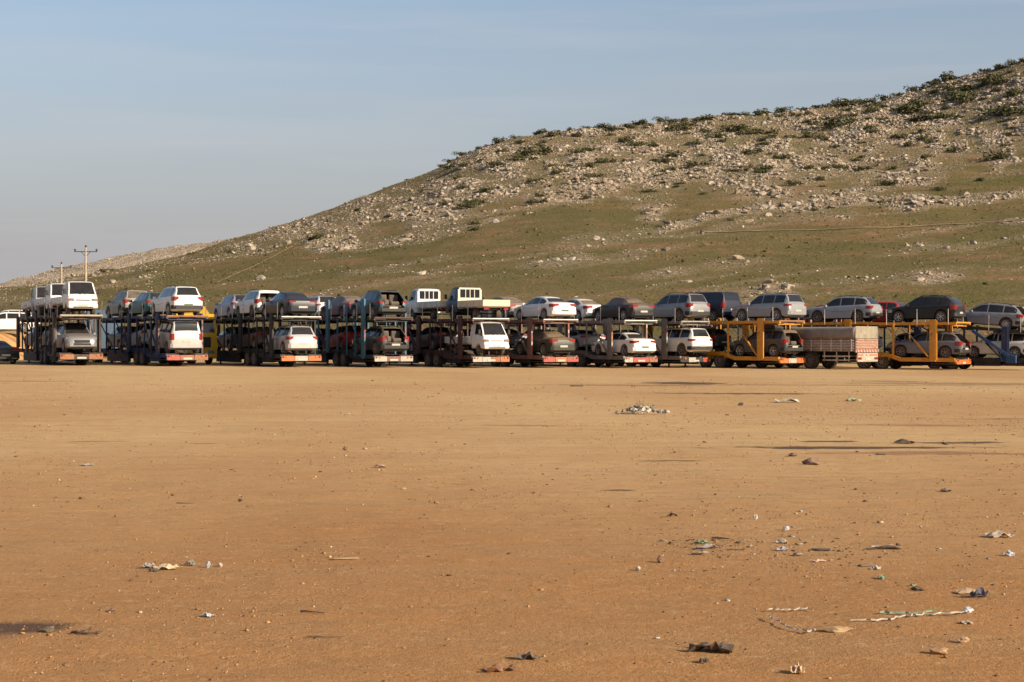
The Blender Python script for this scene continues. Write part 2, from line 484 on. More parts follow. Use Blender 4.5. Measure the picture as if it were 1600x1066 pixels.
def hill(x, y, full=False):
    z0, t = hill0(x, y)
    u, v = project(x, np.maximum(y, 60), z0)
    D = density(u, v)
    r = 1.6 * (fbm(x / 26, y / 26, 41, 4) - .5) * sstep(0.03, 0.3, t)
    r = r + 0.8 * (fbm(x / 6, y / 6, 43, 3) - .5) * sstep(0.02, 0.2, t) * (0.35 + 0.9 * np.clip(D, 0, 1))
    # low terraces where the ledges crop out
    r = r + np.clip(D, 0, 1) * 0.9 * (vnoise(x / 3.2, y / 2.2, 47) - .35) * sstep(.02, .1, t)
    z = z0 + r * sstep(0.0, 0.05, t) - 0.6 * (1 - sstep(0.0, 0.02, t))
    return (z, D, t) if full else z

hx = np.linspace(-330, 330, 441); hy = np.concatenate([np.linspace(118, 460, 235), np.linspace(466, 760, 30)])
X, Y = np.meshgrid(hx, hy)
Z, D, T_ = hill(X, Y, True)
V = np.stack([X, Y, Z], -1).reshape(-1, 3)
nx_, ny_ = len(hx), len(hy)
I = (np.arange(ny_ - 1)[:, None] * nx_ + np.arange(nx_ - 1)[None]).ravel()
me = fast_mesh('hill', V, np.stack([I, I + 1, I + nx_ + 1, I + nx_], 1))
me.polygons.foreach_set('use_smooth', [True] * len(me.polygons))
at_ = me.attributes.new('rocky', 'FLOAT', 'POINT')
at_.data.foreach_set('value', np.clip(D, 0, 1).ravel().astype(np.float32))

m_hill, n, l, p = nodes('hill_grass_and_earth')
geo = n.new('ShaderNodeNewGeometry'); P = geo.outputs['Position']
atn = n.new('ShaderNodeAttribute'); atn.attribute_name = 'rocky'; rk = atn.outputs['Fac']
g1 = noise(n, l, P, 0.035, 5, 0.55, 0.35, 0.65)
g2 = noise(n, l, P, 0.28, 6, 0.65, 0.34, 0.66)
g3 = noise(n, l, P, 1.7, 4, 0.7, 0.33, 0.68)
st = noise(n, l, P, 1.0, 6, 0.65, 0.49, 0.62, ((0.035, 0.05, 0.42), (0, R(4), 0)))
c = mixc(n, l, g1, (0.148, 0.136, 0.042), (0.250, 0.182, 0.080))
c = mixc(n, l, math_(n, l, 'MULTIPLY', g2, 0.55), c, (0.235, 0.160, 0.075))
c = mixc(n, l, math_(n, l, 'MULTIPLY', g3, 0.55), c, (0.085, 0.090, 0.026))
sb = noise(n, l, P, 0.8, 5, 0.7, 0.40, 0.62)
soil = math_(n, l, 'MULTIPLY', math_(n, l, 'MULTIPLY', math_(n, l, 'MULTIPLY', st, math_(n, l, 'ADD', g2, .25)), math_(n, l, 'ADD', sb, .15)), 0.85, True)
c = mixc(n, l, soil, c, (0.36, 0.190, 0.105))
fl = noise(n, l, P, 2.4, 3, 0.7, 0.60, 0.70)
c = mixc(n, l, math_(n, l, 'MULTIPLY', fl, 0.45), c, (0.40, 0.31, 0.20))
stone = noise(n, l, P, 1.1, 6, 0.8, 0.38, 0.56)
stf = math_(n, l, 'MULTIPLY', math_(n, l, 'MULTIPLY', stone, rk), 1.1, True)
c = mixc(n, l, stf, c, (0.40, 0.31, 0.215))
l.new(c, p.inputs['Base Color']); p.inputs['Roughness'].default_value = 1.0; p.inputs['Specular IOR Level'].default_value = 0.05
bump(n, l, p, math_(n, l, 'ADD', g3, math_(n, l, 'MULTIPLY', stone, 0.8)), 0.7, 0.4)
me.materials.append(m_hill)
HILL = tag(link('hill', me), 'olive hillside with pale limestone outcrops behind the trailers', kind='structure')

# far pale ridge at the left
FR_Y = 860.0
FU = [-700, -300, -80, 0, 40, 75, 100, 150, 200, 260, 320, 370, 450, 620]
FV = [520, 500, 480, 470, 458, 436, 420, 408, 398, 389, 379, 370, 352, 330]
_fx = at(np.array(FU, float), FR_Y); _fz = CZ + (HY - np.array(FV, float)) / F * FR_Y
fx = np.linspace(_fx[0], _fx[-1], 240); fy = np.linspace(560, 1050, 70)
X, Y = np.meshgrid(fx, fy)
tt = (Y - 560) / (FR_Y - 560)
pr = np.where(tt <= 1, np.clip(tt, 0, 1) ** 0.8, 1 - 0.5 * (tt - 1))
Z = pchip(_fx, _fz, X) * pr + 3.2 * (fbm(X / 22, Y / 22, 61, 4) - .5) * sstep(0, .2, tt) + 1.6 * (vnoise(X / 5, Y / 5, 63) - .5)
V = np.stack([X, Y, Z], -1).reshape(-1, 3); nx_, ny_ = len(fx), len(fy)
I = (np.arange(ny_ - 1)[:, None] * nx_ + np.arange(nx_ - 1)[None]).ravel()
me = fast_mesh('ridge', V, np.stack([I, I + 1, I + nx_ + 1, I + nx_], 1))
m_ridge, n, l, p = nodes('pale_limestone_ridge')
geo = n.new('ShaderNodeNewGeometry'); P = geo.outputs['Position']
a1 = noise(n, l, P, 0.045, 6, 0.7, 0.36, 0.62); a2 = noise(n, l, P, 0.32, 4, 0.7, 0.38, 0.62)
c = mixc(n, l, a1, (0.64, 0.50, 0.35), (0.50, 0.39, 0.27))
c = mixc(n, l, math_(n, l, 'MULTIPLY', a2, 0.5), c, (0.24, 0.19, 0.12))
l.new(c, p.inputs['Base Color']); p.inputs['Roughness'].default_value = 1.0; p.inputs['Specular IOR Level'].default_value = 0.05
bump(n, l, p, a2, 0.8, 1.5)
me.materials.append(m_ridge)
tag(link('ridge', me), 'distant pale bare ridge at the far left', kind='structure')

# ---- rocks on the hill
def block_var(seed):
    """an irregular eight-cornered stone of twelve triangles"""
    r_ = np.random.default_rng(seed)
    v = np.array([(x, y, z) for z in (-1, 1) for y in (-1, 1) for x in (-1, 1)], float) * .60
    v[4:] *= np.array([.78, .78, 1]); v = v + .44 * (r_.random((8, 3)) - .5)
    v[r_.integers(0, 8)] *= .45
    f = []
    for q in ((0, 2, 3, 1), (4, 5, 7, 6), (0, 1, 5, 4), (1, 3, 7, 5), (3, 2, 6, 7), (2, 0, 4, 6)):
        f += [(q[0], q[1], q[2]), (q[0], q[2], q[3])] if r_.random() < .5 else [(q[0], q[1], q[3]), (q[1], q[2], q[3])]
    return v, np.array(f)

ICO = [block_var(100 + k) for k in range(16)]
def scatter(name, pos, size, flat, mat, parent=None, colv=None, tilt=0.5, sink=0.25, r_=rng):
    n_ = len(pos); vs_, fs_, cs_ = [], [], []
    which = r_.integers(0, len(ICO), n_)
    base = 0
    for w in range(len(ICO)):
        ix = np.where(which == w)[0]
        if not len(ix): continue
        v, f = ICO[w]
        a = r_.random(len(ix)) * 6.283; ca, sa = np.cos(a), np.sin(a)
        sc = np.stack([size[ix] * (0.7 + .9 * r_.random(len(ix))), size[ix] * (0.6 + .5 * r_.random(len(ix))), size[ix] * flat[ix]], 1)
        q = v[None] * sc[:, None] * 0.5
        tl = (r_.random(len(ix)) - .5) * tilt; ct, s_t = np.cos(tl)[:, None], np.sin(tl)[:, None]
        qx = q[..., 0] * ct + q[..., 2] * s_t; qz = -q[..., 0] * s_t + q[..., 2] * ct; qy = q[..., 1]
        x = qx * ca[:, None] - qy * sa[:, None]; y = qx * sa[:, None] + qy * ca[:, None]
        z = qz + (size[ix] * flat[ix] * (0.5 - sink))[:, None]
        vs_.append((np.stack([x, y, z], -1) + pos[ix][:, None]).reshape(-1, 3))
        fs_.append((f[None] + (base + np.arange(len(ix)) * 8)[:, None, None]).reshape(-1, 3))
        if colv is not None: cs_.append(np.repeat(colv[ix], 8))
        base += 8 * len(ix)
    me = fast_mesh(name, np.concatenate(vs_), np.concatenate(fs_))
    if colv is not None:
        a_ = me.attributes.new('tone', 'FLOAT', 'POINT'); a_.data.foreach_set('value', np.concatenate(cs_).astype(np.float32))
    me.materials.append(mat)
    return tag(link(name, me, parent), kind='stuff')

def tone_mat(name, ramp, scale, dark=0.35, objinfo=False):
    m, n, l, p = nodes(name)
    if objinfo:
        oi = n.new('ShaderNodeObjectInfo'); fac = oi.outputs['Random']
    else:
        a_ = n.new('ShaderNodeAttribute'); a_.attribute_name = 'tone'; fac = a_.outputs['Fac']
    cr = n.new('ShaderNodeValToRGB'); cr.color_ramp.elements.remove(cr.color_ramp.elements[1])
    for i, (ps, cc) in enumerate(ramp):
        e = cr.color_ramp.elements[0] if i == 0 else cr.color_ramp.elements.new(ps)
        e.position = ps; e.color = (*cc, 1)
    l.new(fac, cr.inputs['Fac'])
    g = n.new('ShaderNodeNewGeometry')
    k = noise(n, l, g.outputs['Position'], scale, 5, 0.65, 0.35, 0.68)
    c = mixc(n, l, math_(n, l, 'MULTIPLY', k, dark), cr.outputs['Color'], tuple(x * .45 for x in ramp[0][1]))
    l.new(c, p.inputs['Base Color']); p.inputs['Roughness'].default_value = 0.95; p.inputs['Specular IOR Level'].default_value = 0.1
    bump(n, l, p, k, 0.6, 0.4 / scale)
    return m

LIME = [(0, (0.25, 0.19, 0.13)), (.35, (0.37, 0.29, 0.20)), (.7, (0.48, 0.39, 0.285)), (1, (0.58, 0.50, 0.40))]
m_rock = tone_mat('limestone', LIME, 1.4)
m_boulder = tone_mat('limestone_boulder', LIME, 1.4, 0.45, True)
N = 900000
yy = 128 + (YC + 12 - 128) * np.sqrt(rng.random(N)); uu = rng.uniform(-60, 1680, N); xx = at(uu, yy)
z0, t0 = hill0(xx, yy); u_, v_ = project(xx, yy, z0)
dd = density(u_, v_)
keep = rng.random(N) < 0.35 * dd ** 1.25 * (0.4 + 1.0 * vnoise(xx / 5, yy / 4, 91))
xx, yy, dd = xx[keep], yy[keep], dd[keep]
zz = hill(xx, yy)
sz = 0.185 * (1 - rng.random(len(xx))) ** (-0.38) * (0.75 + 0.5 * np.clip(dd, 0, 1.2)) * (0.65 + 0.35 * yy / 300)
sz = np.minimum(sz, 1.5)
sz = np.where(dd < .3, np.minimum(sz, .55), sz)
order = np.argsort(-np.where(dd > .3, sz, sz * .3) / yy)
bigk, rest = order[:300], order[300:]
rocks_n = len(xx)
pos = np.stack([xx, yy, zz], 1)
scatter('loose_rocks', pos[rest], sz[rest] * 1.2, 0.28 + 0.38 * rng.random(len(rest)), m_rock, HILL, rng.random(len(rest)), sink=.42)
bm_ = []
import bmesh
for k in range(8):
    b_ = bmesh.new(); bmesh.ops.create_icosphere(b_, subdivisions=2, radius=0.5)
    r_ = np.random.default_rng(300 + k); dirs = r_.normal(size=(14, 3)); dirs /= np.linalg.norm(dirs, axis=1)[:, None]; off = 0.20 + 0.16 * r_.random(14)
    for q in b_.verts:
        c_ = np.array(q.co)
        for dr, of in zip(dirs, off):
            e = c_ @ dr - of
            if e > 0: c_ = c_ - dr * e
        q.co = c_ * (1 + 0.05 * (r_.random() - .5))
    me = bpy.data.meshes.new('boulder'); b_.to_mesh(me); b_.free(); me.materials.append(m_boulder); bm_.append(me)
for j, i in enumerate(bigk):
    s = float(sz[i]) * 1.25
    link('boulder', bm_[j % 8], HILL, None, (float(xx[i]), float(yy[i]), float(zz[i]) + s * .04), (random.uniform(-.3, .3), random.uniform(-.3, .3), random.uniform(0, 6.3)),
         (s * random.uniform(1.0, 1.7), s * random.uniform(.8, 1.2), s * random.uniform(.55, .9)))

# tufts of grass and low scrub
N = 42000
yt = 126 + (YC - 126) * np.sqrt(rng.random(N)); xt = at(rng.uniform(-60, 1680, N), yt)
kp = rng.random(N) < .15 + 1.1 * sstep(.45, .65, fbm(xt / 9, yt / 9, 301, 3)); xt, yt = xt[kp], yt[kp]
ts_ = .16 * (1 - rng.random(len(xt))) ** -.3
TUFT = [(0, (0.045, 0.05, 0.016)), (.5, (0.115, 0.105, 0.034)), (.85, (0.20, 0.16, 0.065)), (1, (0.30, 0.23, 0.11))]
scatter('grass_tufts', np.stack([xt, yt, hill(xt, yt)], 1), np.minimum(ts_, .7), .55 + .4 * rng.random(len(xt)), tone_mat('grass_tufts', TUFT, 3, .3), HILL, rng.random(len(xt)), sink=.3)

# rocks strewn over the far ridge
N = 3000
xr = rng.uniform(at(-60, 700), at(390, 860), N); yr = rng.uniform(640, 865, N)
tr = (yr - 560) / (FR_Y - 560)
zr_ = pchip(_fx, _fz, xr) * np.where(tr <= 1, np.clip(tr, 0, 1) ** .8, 1 - .5 * (tr - 1)) + 3.2 * (fbm(xr / 22, yr / 22, 61, 4) - .5) * sstep(0, .2, tr) + 1.6 * (vnoise(xr / 5, yr / 5, 63) - .5)
scatter('ridge_rocks', np.stack([xr, yr, zr_], 1), np.minimum(0.5 * (1 - rng.random(N)) ** -.25, 1.3), 0.5 + .3 * rng.random(N), m_rock, bpy.data.objects['ridge'], rng.random(N))

# ---- shrubs on the hill
m_leaf, n, l, p = nodes('shrub_leaves')
oi = n.new('ShaderNodeObjectInfo'); g = n.new('ShaderNodeNewGeometry')
k1 = noise(n, l, g.outputs['Position'], 1.3, 3, 0.6, 0.3, 0.7)
c = mixc(n, l, k1, (0.055, 0.064, 0.026), (0.125, 0.122, 0.055))
c = mixc(n, l, math_(n, l, 'MULTIPLY', oi.outputs['Random'], 0.5), c, (0.120, 0.098, 0.050))
l.new(c, p.inputs['Base Color']); p.inputs['Roughness'].default_value = 0.9; p.inputs['Specular IOR Level'].default_value = 0.15

def shrub_mesh(seed, nl=520):
    r_ = np.random.default_rng(seed); v = []; f = []
    lob = [(r_.uniform(-.55, .55), r_.uniform(-.36, .36), r_.uniform(.02, .34), r_.uniform(.10, .26)) for _ in range(11)]
    for _ in range(nl):
        cx_, cy_, cz_, rr = lob[r_.integers(0, len(lob))]
        d = r_.normal(size=3); d /= np.linalg.norm(d); d *= rr * r_.uniform(.35, 1.25)
        c_ = np.array([cx_, cy_, max(cz_ + d[2], .0)]) + np.array([d[0], d[1], 0])
        a = r_.normal(size=3); a /= np.linalg.norm(a); b = np.cross(a, r_.normal(size=3)); b /= np.linalg.norm(b)
        s = r_.uniform(.035, .085); i = len(v)
        v += [c_ - a * s, c_ + b * s * .6, c_ + a * s, c_ - b * s * .6]; f.append((i, i + 1, i + 2, i + 3))
    for k in range(5):   # stems
        i = len(v); a = r_.uniform(0, 6.28); e = np.array([math.cos(a) * .25, math.sin(a) * .25, .3])
        v += [(.015, 0, -.15), (-.015, 0, -.15), tuple(e)]; f.append((i, i + 1, i + 2))
    return mesh('shrub', v, f, (m_leaf,))
SH = [shrub_mesh(500 + k) for k in range(6)]

def hit(px, py):
    ys = np.arange(132, YC + 40, 0.7); xs = at(px, ys)
    _, vv = project(xs, ys, hill(xs, ys))
    k = np.where(vv <= py)[0]
    i = k[0] if len(k) else int(np.argmin(vv))
    return float(xs[i]), float(ys[i]), not len(k)

SKY_SH = [(636, 272, 9), (600, 290, 6), (540, 316, 5), (690, 252, 12), (702, 248, 16), (722, 240, 22), (748, 228, 12), (783, 214, 26), (808, 205, 18), (845, 198, 26), (872, 192, 10), (890, 194, 12), (920, 189, 20), (945, 190, 26), (975, 184, 12), (1000, 183, 24), (1032, 182, 20), (1053, 174, 16), (1072, 174, 8), (1135, 165, 14),
          (1165, 167, 22), (1190, 167, 30), (1222, 168, 28), (1256, 170, 18), (1284, 163, 24), (1310, 157, 30), (1334, 156, 26), (1364, 150, 20), (1382, 148, 24), (1406, 142, 20), (1432, 136, 28), (1460, 126, 26), (1470, 118, 20), (1480, 112, 26), (1496, 112, 8), (1510, 112, 8), (1540, 108, 16), (1566, 100, 26), (1584, 100, 22), (1598, 90, 16)]
IN_SH = [(835, 243, 40), (820, 250, 24), (862, 214, 24), (920, 262, 20), (905, 240, 20), (960, 205, 26), (985, 200, 20), (1060, 205, 26), (1100, 190, 30), (1120, 215, 24), (1150, 205, 30), (1190, 210, 28), (1175, 240, 24), (1185, 265, 26), (1262, 215, 24), (1300, 200, 34), (1330, 165, 30), (1345, 160, 20), (1362, 178, 20), (1410, 176, 42), (1435, 167, 28), (1445, 190, 34), (1475, 185, 24), (1500, 158, 34), (1515, 150, 26), (1522, 140, 30), (1560, 125, 24), (1585, 150, 24), (1570, 180, 44), (1545, 130, 30), (1550, 250, 32), (1570, 246, 20), (1530, 283, 16), (1578, 212, 14), (1385, 290, 20), (1350, 265, 20), (1240, 290, 18), (1090, 260, 26), (1055, 245, 24), (1040, 255, 20), (1000, 230, 24), (945, 255, 22), (875, 270, 18),
         (500, 372, 22), (488, 375, 14), (232, 424, 10), (362, 394, 14), (300, 398, 8), (165, 424, 16), (172, 424, 12), (560, 330, 10), (760, 300, 22), (745, 320, 24), (730, 325, 20), (700, 318, 16), (610, 338, 16), (705, 262, 18), (660, 300, 12), (1015, 300, 14), (840, 318, 16), (1465, 298, 20), (1382, 318, 14), (1140, 345, 10), (1270, 330, 12)]
r2 = random.Random(5)
RND = []
while len(RND) < 165:
    u = r2.uniform(690, 1640); v = float(sil(np.array([u]))[0]) + 12 + 125 * r2.random() ** 1.3
    if r2.random() < float(density(np.array([u]), np.array([v]))[0]) * .9: RND.append((u, v, r2.uniform(8, 19)))
SHR = []
for grp, lst in (('sky', SKY_SH), ('in', IN_SH), ('rnd', RND)):
    for j, (u, v, w) in enumerate(lst):
        x, y, top = hit(u, v)
        if grp == 'sky': x, y, top = hit(u, -500)
        z = float(hill(np.array([x]), np.array([y]))[0])
        W = w / F * y * (1.0 if grp == 'sky' else 1.25)
        o = link('shrub', SH[(j * 5 + len(grp)) % 6], None, None, (x, y, z - .06 * W), (0, 0, r2.uniform(0, 6.3)), (W, W, W * (r2.uniform(.55, .85) if not (1462 < u < 1490 and grp == 'sky') else 1.1)))
        SHR.append((o, u, v, w, grp))

MARK = [(640, 'white barred flatbed'), (725, 'blue flatbed truck'), (790, 'dusty grey saloon'), (860, 'white saloon'), (915, 'smaller white saloon'), (980, 'black saloon'), (1065, 'grey suv'), (1130, 'dark blue van'),
        (1205, 'silver suv'), (1335, 'silver estate'), (1450, 'black estate'), (1555, 'rightmost estate')]
ORD = ['first', 'second', 'third', 'fourth', 'fifth', 'sixth', 'seventh', 'eighth', 'ninth', 'tenth', 'eleventh', 'twelfth', 'thirteenth', 'fourteenth', 'fifteenth', 'sixteenth']
NUM = ['zero', 'one', 'two', 'three', 'four', 'five', 'six', 'seven', 'eight', 'nine', 'ten', 'eleven', 'twelve', 'thirteen', 'fourteen', 'fifteen', 'sixteen']
bins = {}
for o, u, v, w, grp in SHR:
    dv = v - float(sil(np.array([float(u)]))[0])
    size = 'large' if w >= 19.5 else 'small'
    if u < 640:
        band = 'on left slope'; mk = [(200, 'white suv'), (380, 'open white suv'), (500, 'dark saloon'), (600, 'white barred flatbed')]
    else:
        band = 'on the skyline' if grp == 'sky' else 'high in rocks' if dv < 45 else 'amid the rocks' if dv < 90 else 'on lower slope'; mk = MARK
    m = min(mk, key=lambda q: abs(q[0] - u))[1]
    bins.setdefault((size, band, m), []).append((u, o))
for (size, band, m), lst in bins.items():
    lst.sort(key=lambda q: q[0]); k = len(lst)
    for i, (u, o) in enumerate(lst):
        t = '' if k == 1 else (', %s from left of %s' % (ORD[i], NUM[k]) if k <= 16 else '')
        tag(o, '%s shrub %s above the %s%s' % (size, band, m, t), 'shrub', 'shrubs on the hill')

# ---- footpath lines worn across the hill
def hill_path(px, width, name, lab):
    v = []; f = []
    pts = []
    for (a, b) in zip(px[:-1], px[1:]):
        for t in np.linspace(0, 1, 14, endpoint=False): pts.append((a[0] + (b[0] - a[0]) * t, a[1] + (b[1] - a[1]) * t))
    w3 = []
    for u, q in pts:
        x, y, _ = hit(u, q + 0.6 * math.sin(u * .05)); w3.append((x, y))
    w3 = np.array(w3); k = np.ones(7) / 7
    sx_ = np.convolve(np.pad(w3[:, 0], 3, 'edge'), k, 'valid'); sy_ = np.convolve(np.pad(w3[:, 1], 3, 'edge'), k, 'valid')
    for i in range(len(sx_)):
        for s in (-1, 0, 1):
            y = sy_[i] + s * width * (1 + .3 * math.sin(i * 1.7)); z = float(hill(np.array([sx_[i]]), np.array([y]))[0])
            v.append((sx_[i], y, z + .12 + (.06 if s == 0 else 0)))
    for i in range(len(sx_) - 1):
        for s in (0, 1): f.append((i * 3 + s, i * 3 + s + 1, (i + 1) * 3 + s + 1, (i + 1) * 3 + s))
    tag(link(name, mesh(name, v, f, (surf('path_earth', (0.27, 0.205, 0.115), 1, 0, .3, .4, spec=.05),), 0)), lab, kind='structure')
hill_path([(1090, 364), (1250, 361), (1400, 356), (1500, 351), (1640, 343)], .35, 'hill_path', 'thin pale track running across the grassy slope')
hill_path([(335, 445), (390, 420), (440, 395), (480, 373)], .45, 'slope_path', 'reddish track climbing the left slope of the hill')

# ------------------------------------------------------------------ cars
# keys from the tail forward: x, shoulder z, top z, half width, half width at the top
SPECS = {
 'sedan': dict(zb=.20, r=.335, wb=2.86, k=[(-2.42, .62, .70, .70, .62), (-2.38, .84, .90, .80, .70), (-2.28, .94, 1.015, .86, .76), (-2.10, .96, 1.05, .89, .77), (-1.72, .97, 1.08, .91, .74), (-1.15, .96, 1.33, .92, .60), (-.80, .945, 1.42, .92, .58), (-.15, .93, 1.46, .92, .575), (.20, .92, 1.43, .92, .58), (.62, .915, 1.22, .92, .66), (1.06, .91, .985, .915, .78), (1.60, .84, .91, .90, .78), (2.10, .74, .82, .85, .72), (2.32, .60, .70, .74, .60), (2.42, .48, .55, .60, .46)],
   ws=(.24, 1.00), rw=(-1.66, -1.14), sw=[(-1.48, -.78), (-.72, .06), (.12, .86)], tl=(-2.38, .34, .78, .95, .40), hl=(2.10, .30, .58, .74, .34), plate=(-2.425, .55), H=1.46),
 'suv': dict(zb=.26, r=.37, wb=2.70, k=[(-2.34, .70, .80, .74, .64), (-2.30, .95, 1.04, .84, .72), (-2.22, 1.05, 1.14, .89, .76), (-2.05, 1.08, 1.50, .92, .66), (-1.93, 1.08, 1.66, .93, .64), (-1.5, 1.06, 1.70, .94, .64), (-.4, 1.03, 1.72, .94, .64), (.10, 1.02, 1.69, .94, .64), (.55, 1.01, 1.44, .94, .68), (1.06, 1.00, 1.09, .935, .80), (1.60, .95, 1.04, .92, .80), (2.06, .86, .96, .88, .76), (2.26, .72, .84, .78, .66), (2.34, .56, .66, .66, .52)],
   ws=(.14, 1.00), rw=(-2.19, -1.97), sw=[(-1.94, -1.20), (-1.12, -.28), (-.20, .82)], tl=(-2.30, .34, .86, 1.10, .26), hl=(2.08, .32, .70, .88, .30), plate=(-2.345, .64), H=1.72, rails=True, clad=True),
 'wagon': dict(zb=.25, r=.365, wb=2.80, k=[(-2.40, .66, .78, .72, .62), (-2.36, .92, 1.00, .83, .72), (-2.26, 1.01, 1.10, .89, .74), (-2.02, 1.05, 1.38, .92, .66), (-1.72, 1.05, 1.57, .93, .62), (-1.3, 1.03, 1.62, .93, .62), (-.4, 1.00, 1.65, .93, .62), (.10, .99, 1.62, .93, .62), (.62, .98, 1.36, .93, .68), (1.14, .97, 1.06, .925, .80), (1.70, .92, 1.00, .91, .80), (2.14, .82, .92, .87, .74), (2.34, .68, .78, .76, .62), (2.42, .52, .62, .64, .5)],
   ws=(.14, 1.08), rw=(-2.24, -1.78), sw=[(-1.98, -1.22), (-1.14, -.26), (-.18, .88)], tl=(-2.36, .36, .80, 1.04, .26), hl=(2.14, .32, .64, .82, .30), plate=(-2.405, .60), H=1.65, rails=True, clad=True),
 'hatch': dict(zb=.20, r=.32, wb=2.52, k=[(-2.02, .62, .72, .70, .60), (-1.98, .88, .95, .78, .66), (-1.88, .96, 1.04, .83, .68), (-1.66, .98, 1.34, .86, .60), (-1.46, .98, 1.46, .87, .58), (-.9, .96, 1.50, .87, .58), (-.1, .94, 1.51, .87, .58), (.26, .93, 1.46, .87, .59), (.70, .92, 1.22, .87, .66), (1.16, .90, .98, .865, .74), (1.55, .82, .90, .85, .72), (1.86, .70, .80, .79, .66), (2.00, .54, .64, .64, .52)],
   ws=(.30, 1.10), rw=(-1.86, -1.50), sw=[(-1.60, -1.02), (-.94, -.12), (-.04, .92)], tl=(-1.98, .28, .80, 1.00, .22), hl=(1.82, .30, .58, .74, .30), plate=(-2.025, .55), H=1.51),
 'van': dict(zb=.26, r=.34, wb=3.2, k=[(-2.52, .72, .86, .82, .74), (-2.49, 1.00, 1.12, .90, .80), (-2.44, 1.10, 1.24, .94, .80), (-2.36, 1.13, 1.72, .955, .76), (-2.26, 1.13, 1.88, .96, .75), (-1.6, 1.12, 1.92, .96, .75), (.4, 1.10, 1.92, .96, .74), (.86, 1.09, 1.86, .96, .74), (1.40, 1.06, 1.46, .955, .78), (1.86, 1.03, 1.12, .94, .80), (2.20, .95, 1.05, .90, .78), (2.44, .80, .92, .82, .70), (2.54, .58, .70, .70, .56)],
   ws=(.90, 1.80), rw=(-2.42, -2.27), sw=[(-2.28, -1.26), (-1.18, -.18), (-.10, .50), (.58, 1.56)], tl=(-2.50, .20, .78, 1.24, .15), hl=(2.24, .34, .68, .92, .30), plate=(-2.525, .74), H=1.92),
 'cab': dict(zb=.42, r=.31, wb=0, arch=[1.72], k=[(.92, 1.10, 1.66, .84, .76), (.95, 1.14, 1.88, .845, .74), (1.05, 1.15, 1.95, .85, .72), (1.55, 1.15, 1.97, .85, .71), (1.80, 1.14, 1.93, .85, .71), (2.05, 1.12, 1.62, .85, .74), (2.34, 1.08, 1.18, .845, .80), (2.42, .98, 1.08, .83, .78), (2.47, .80, .92, .80, .74), (2.50, .62, .72, .74, .68)],
   ws=(1.84, 2.31), rw=None, sw=[(1.30, 2.16)], tl=None, hl=None, plate=None, H=1.97),
}

def lerp_rows(pts, t):
    return pts

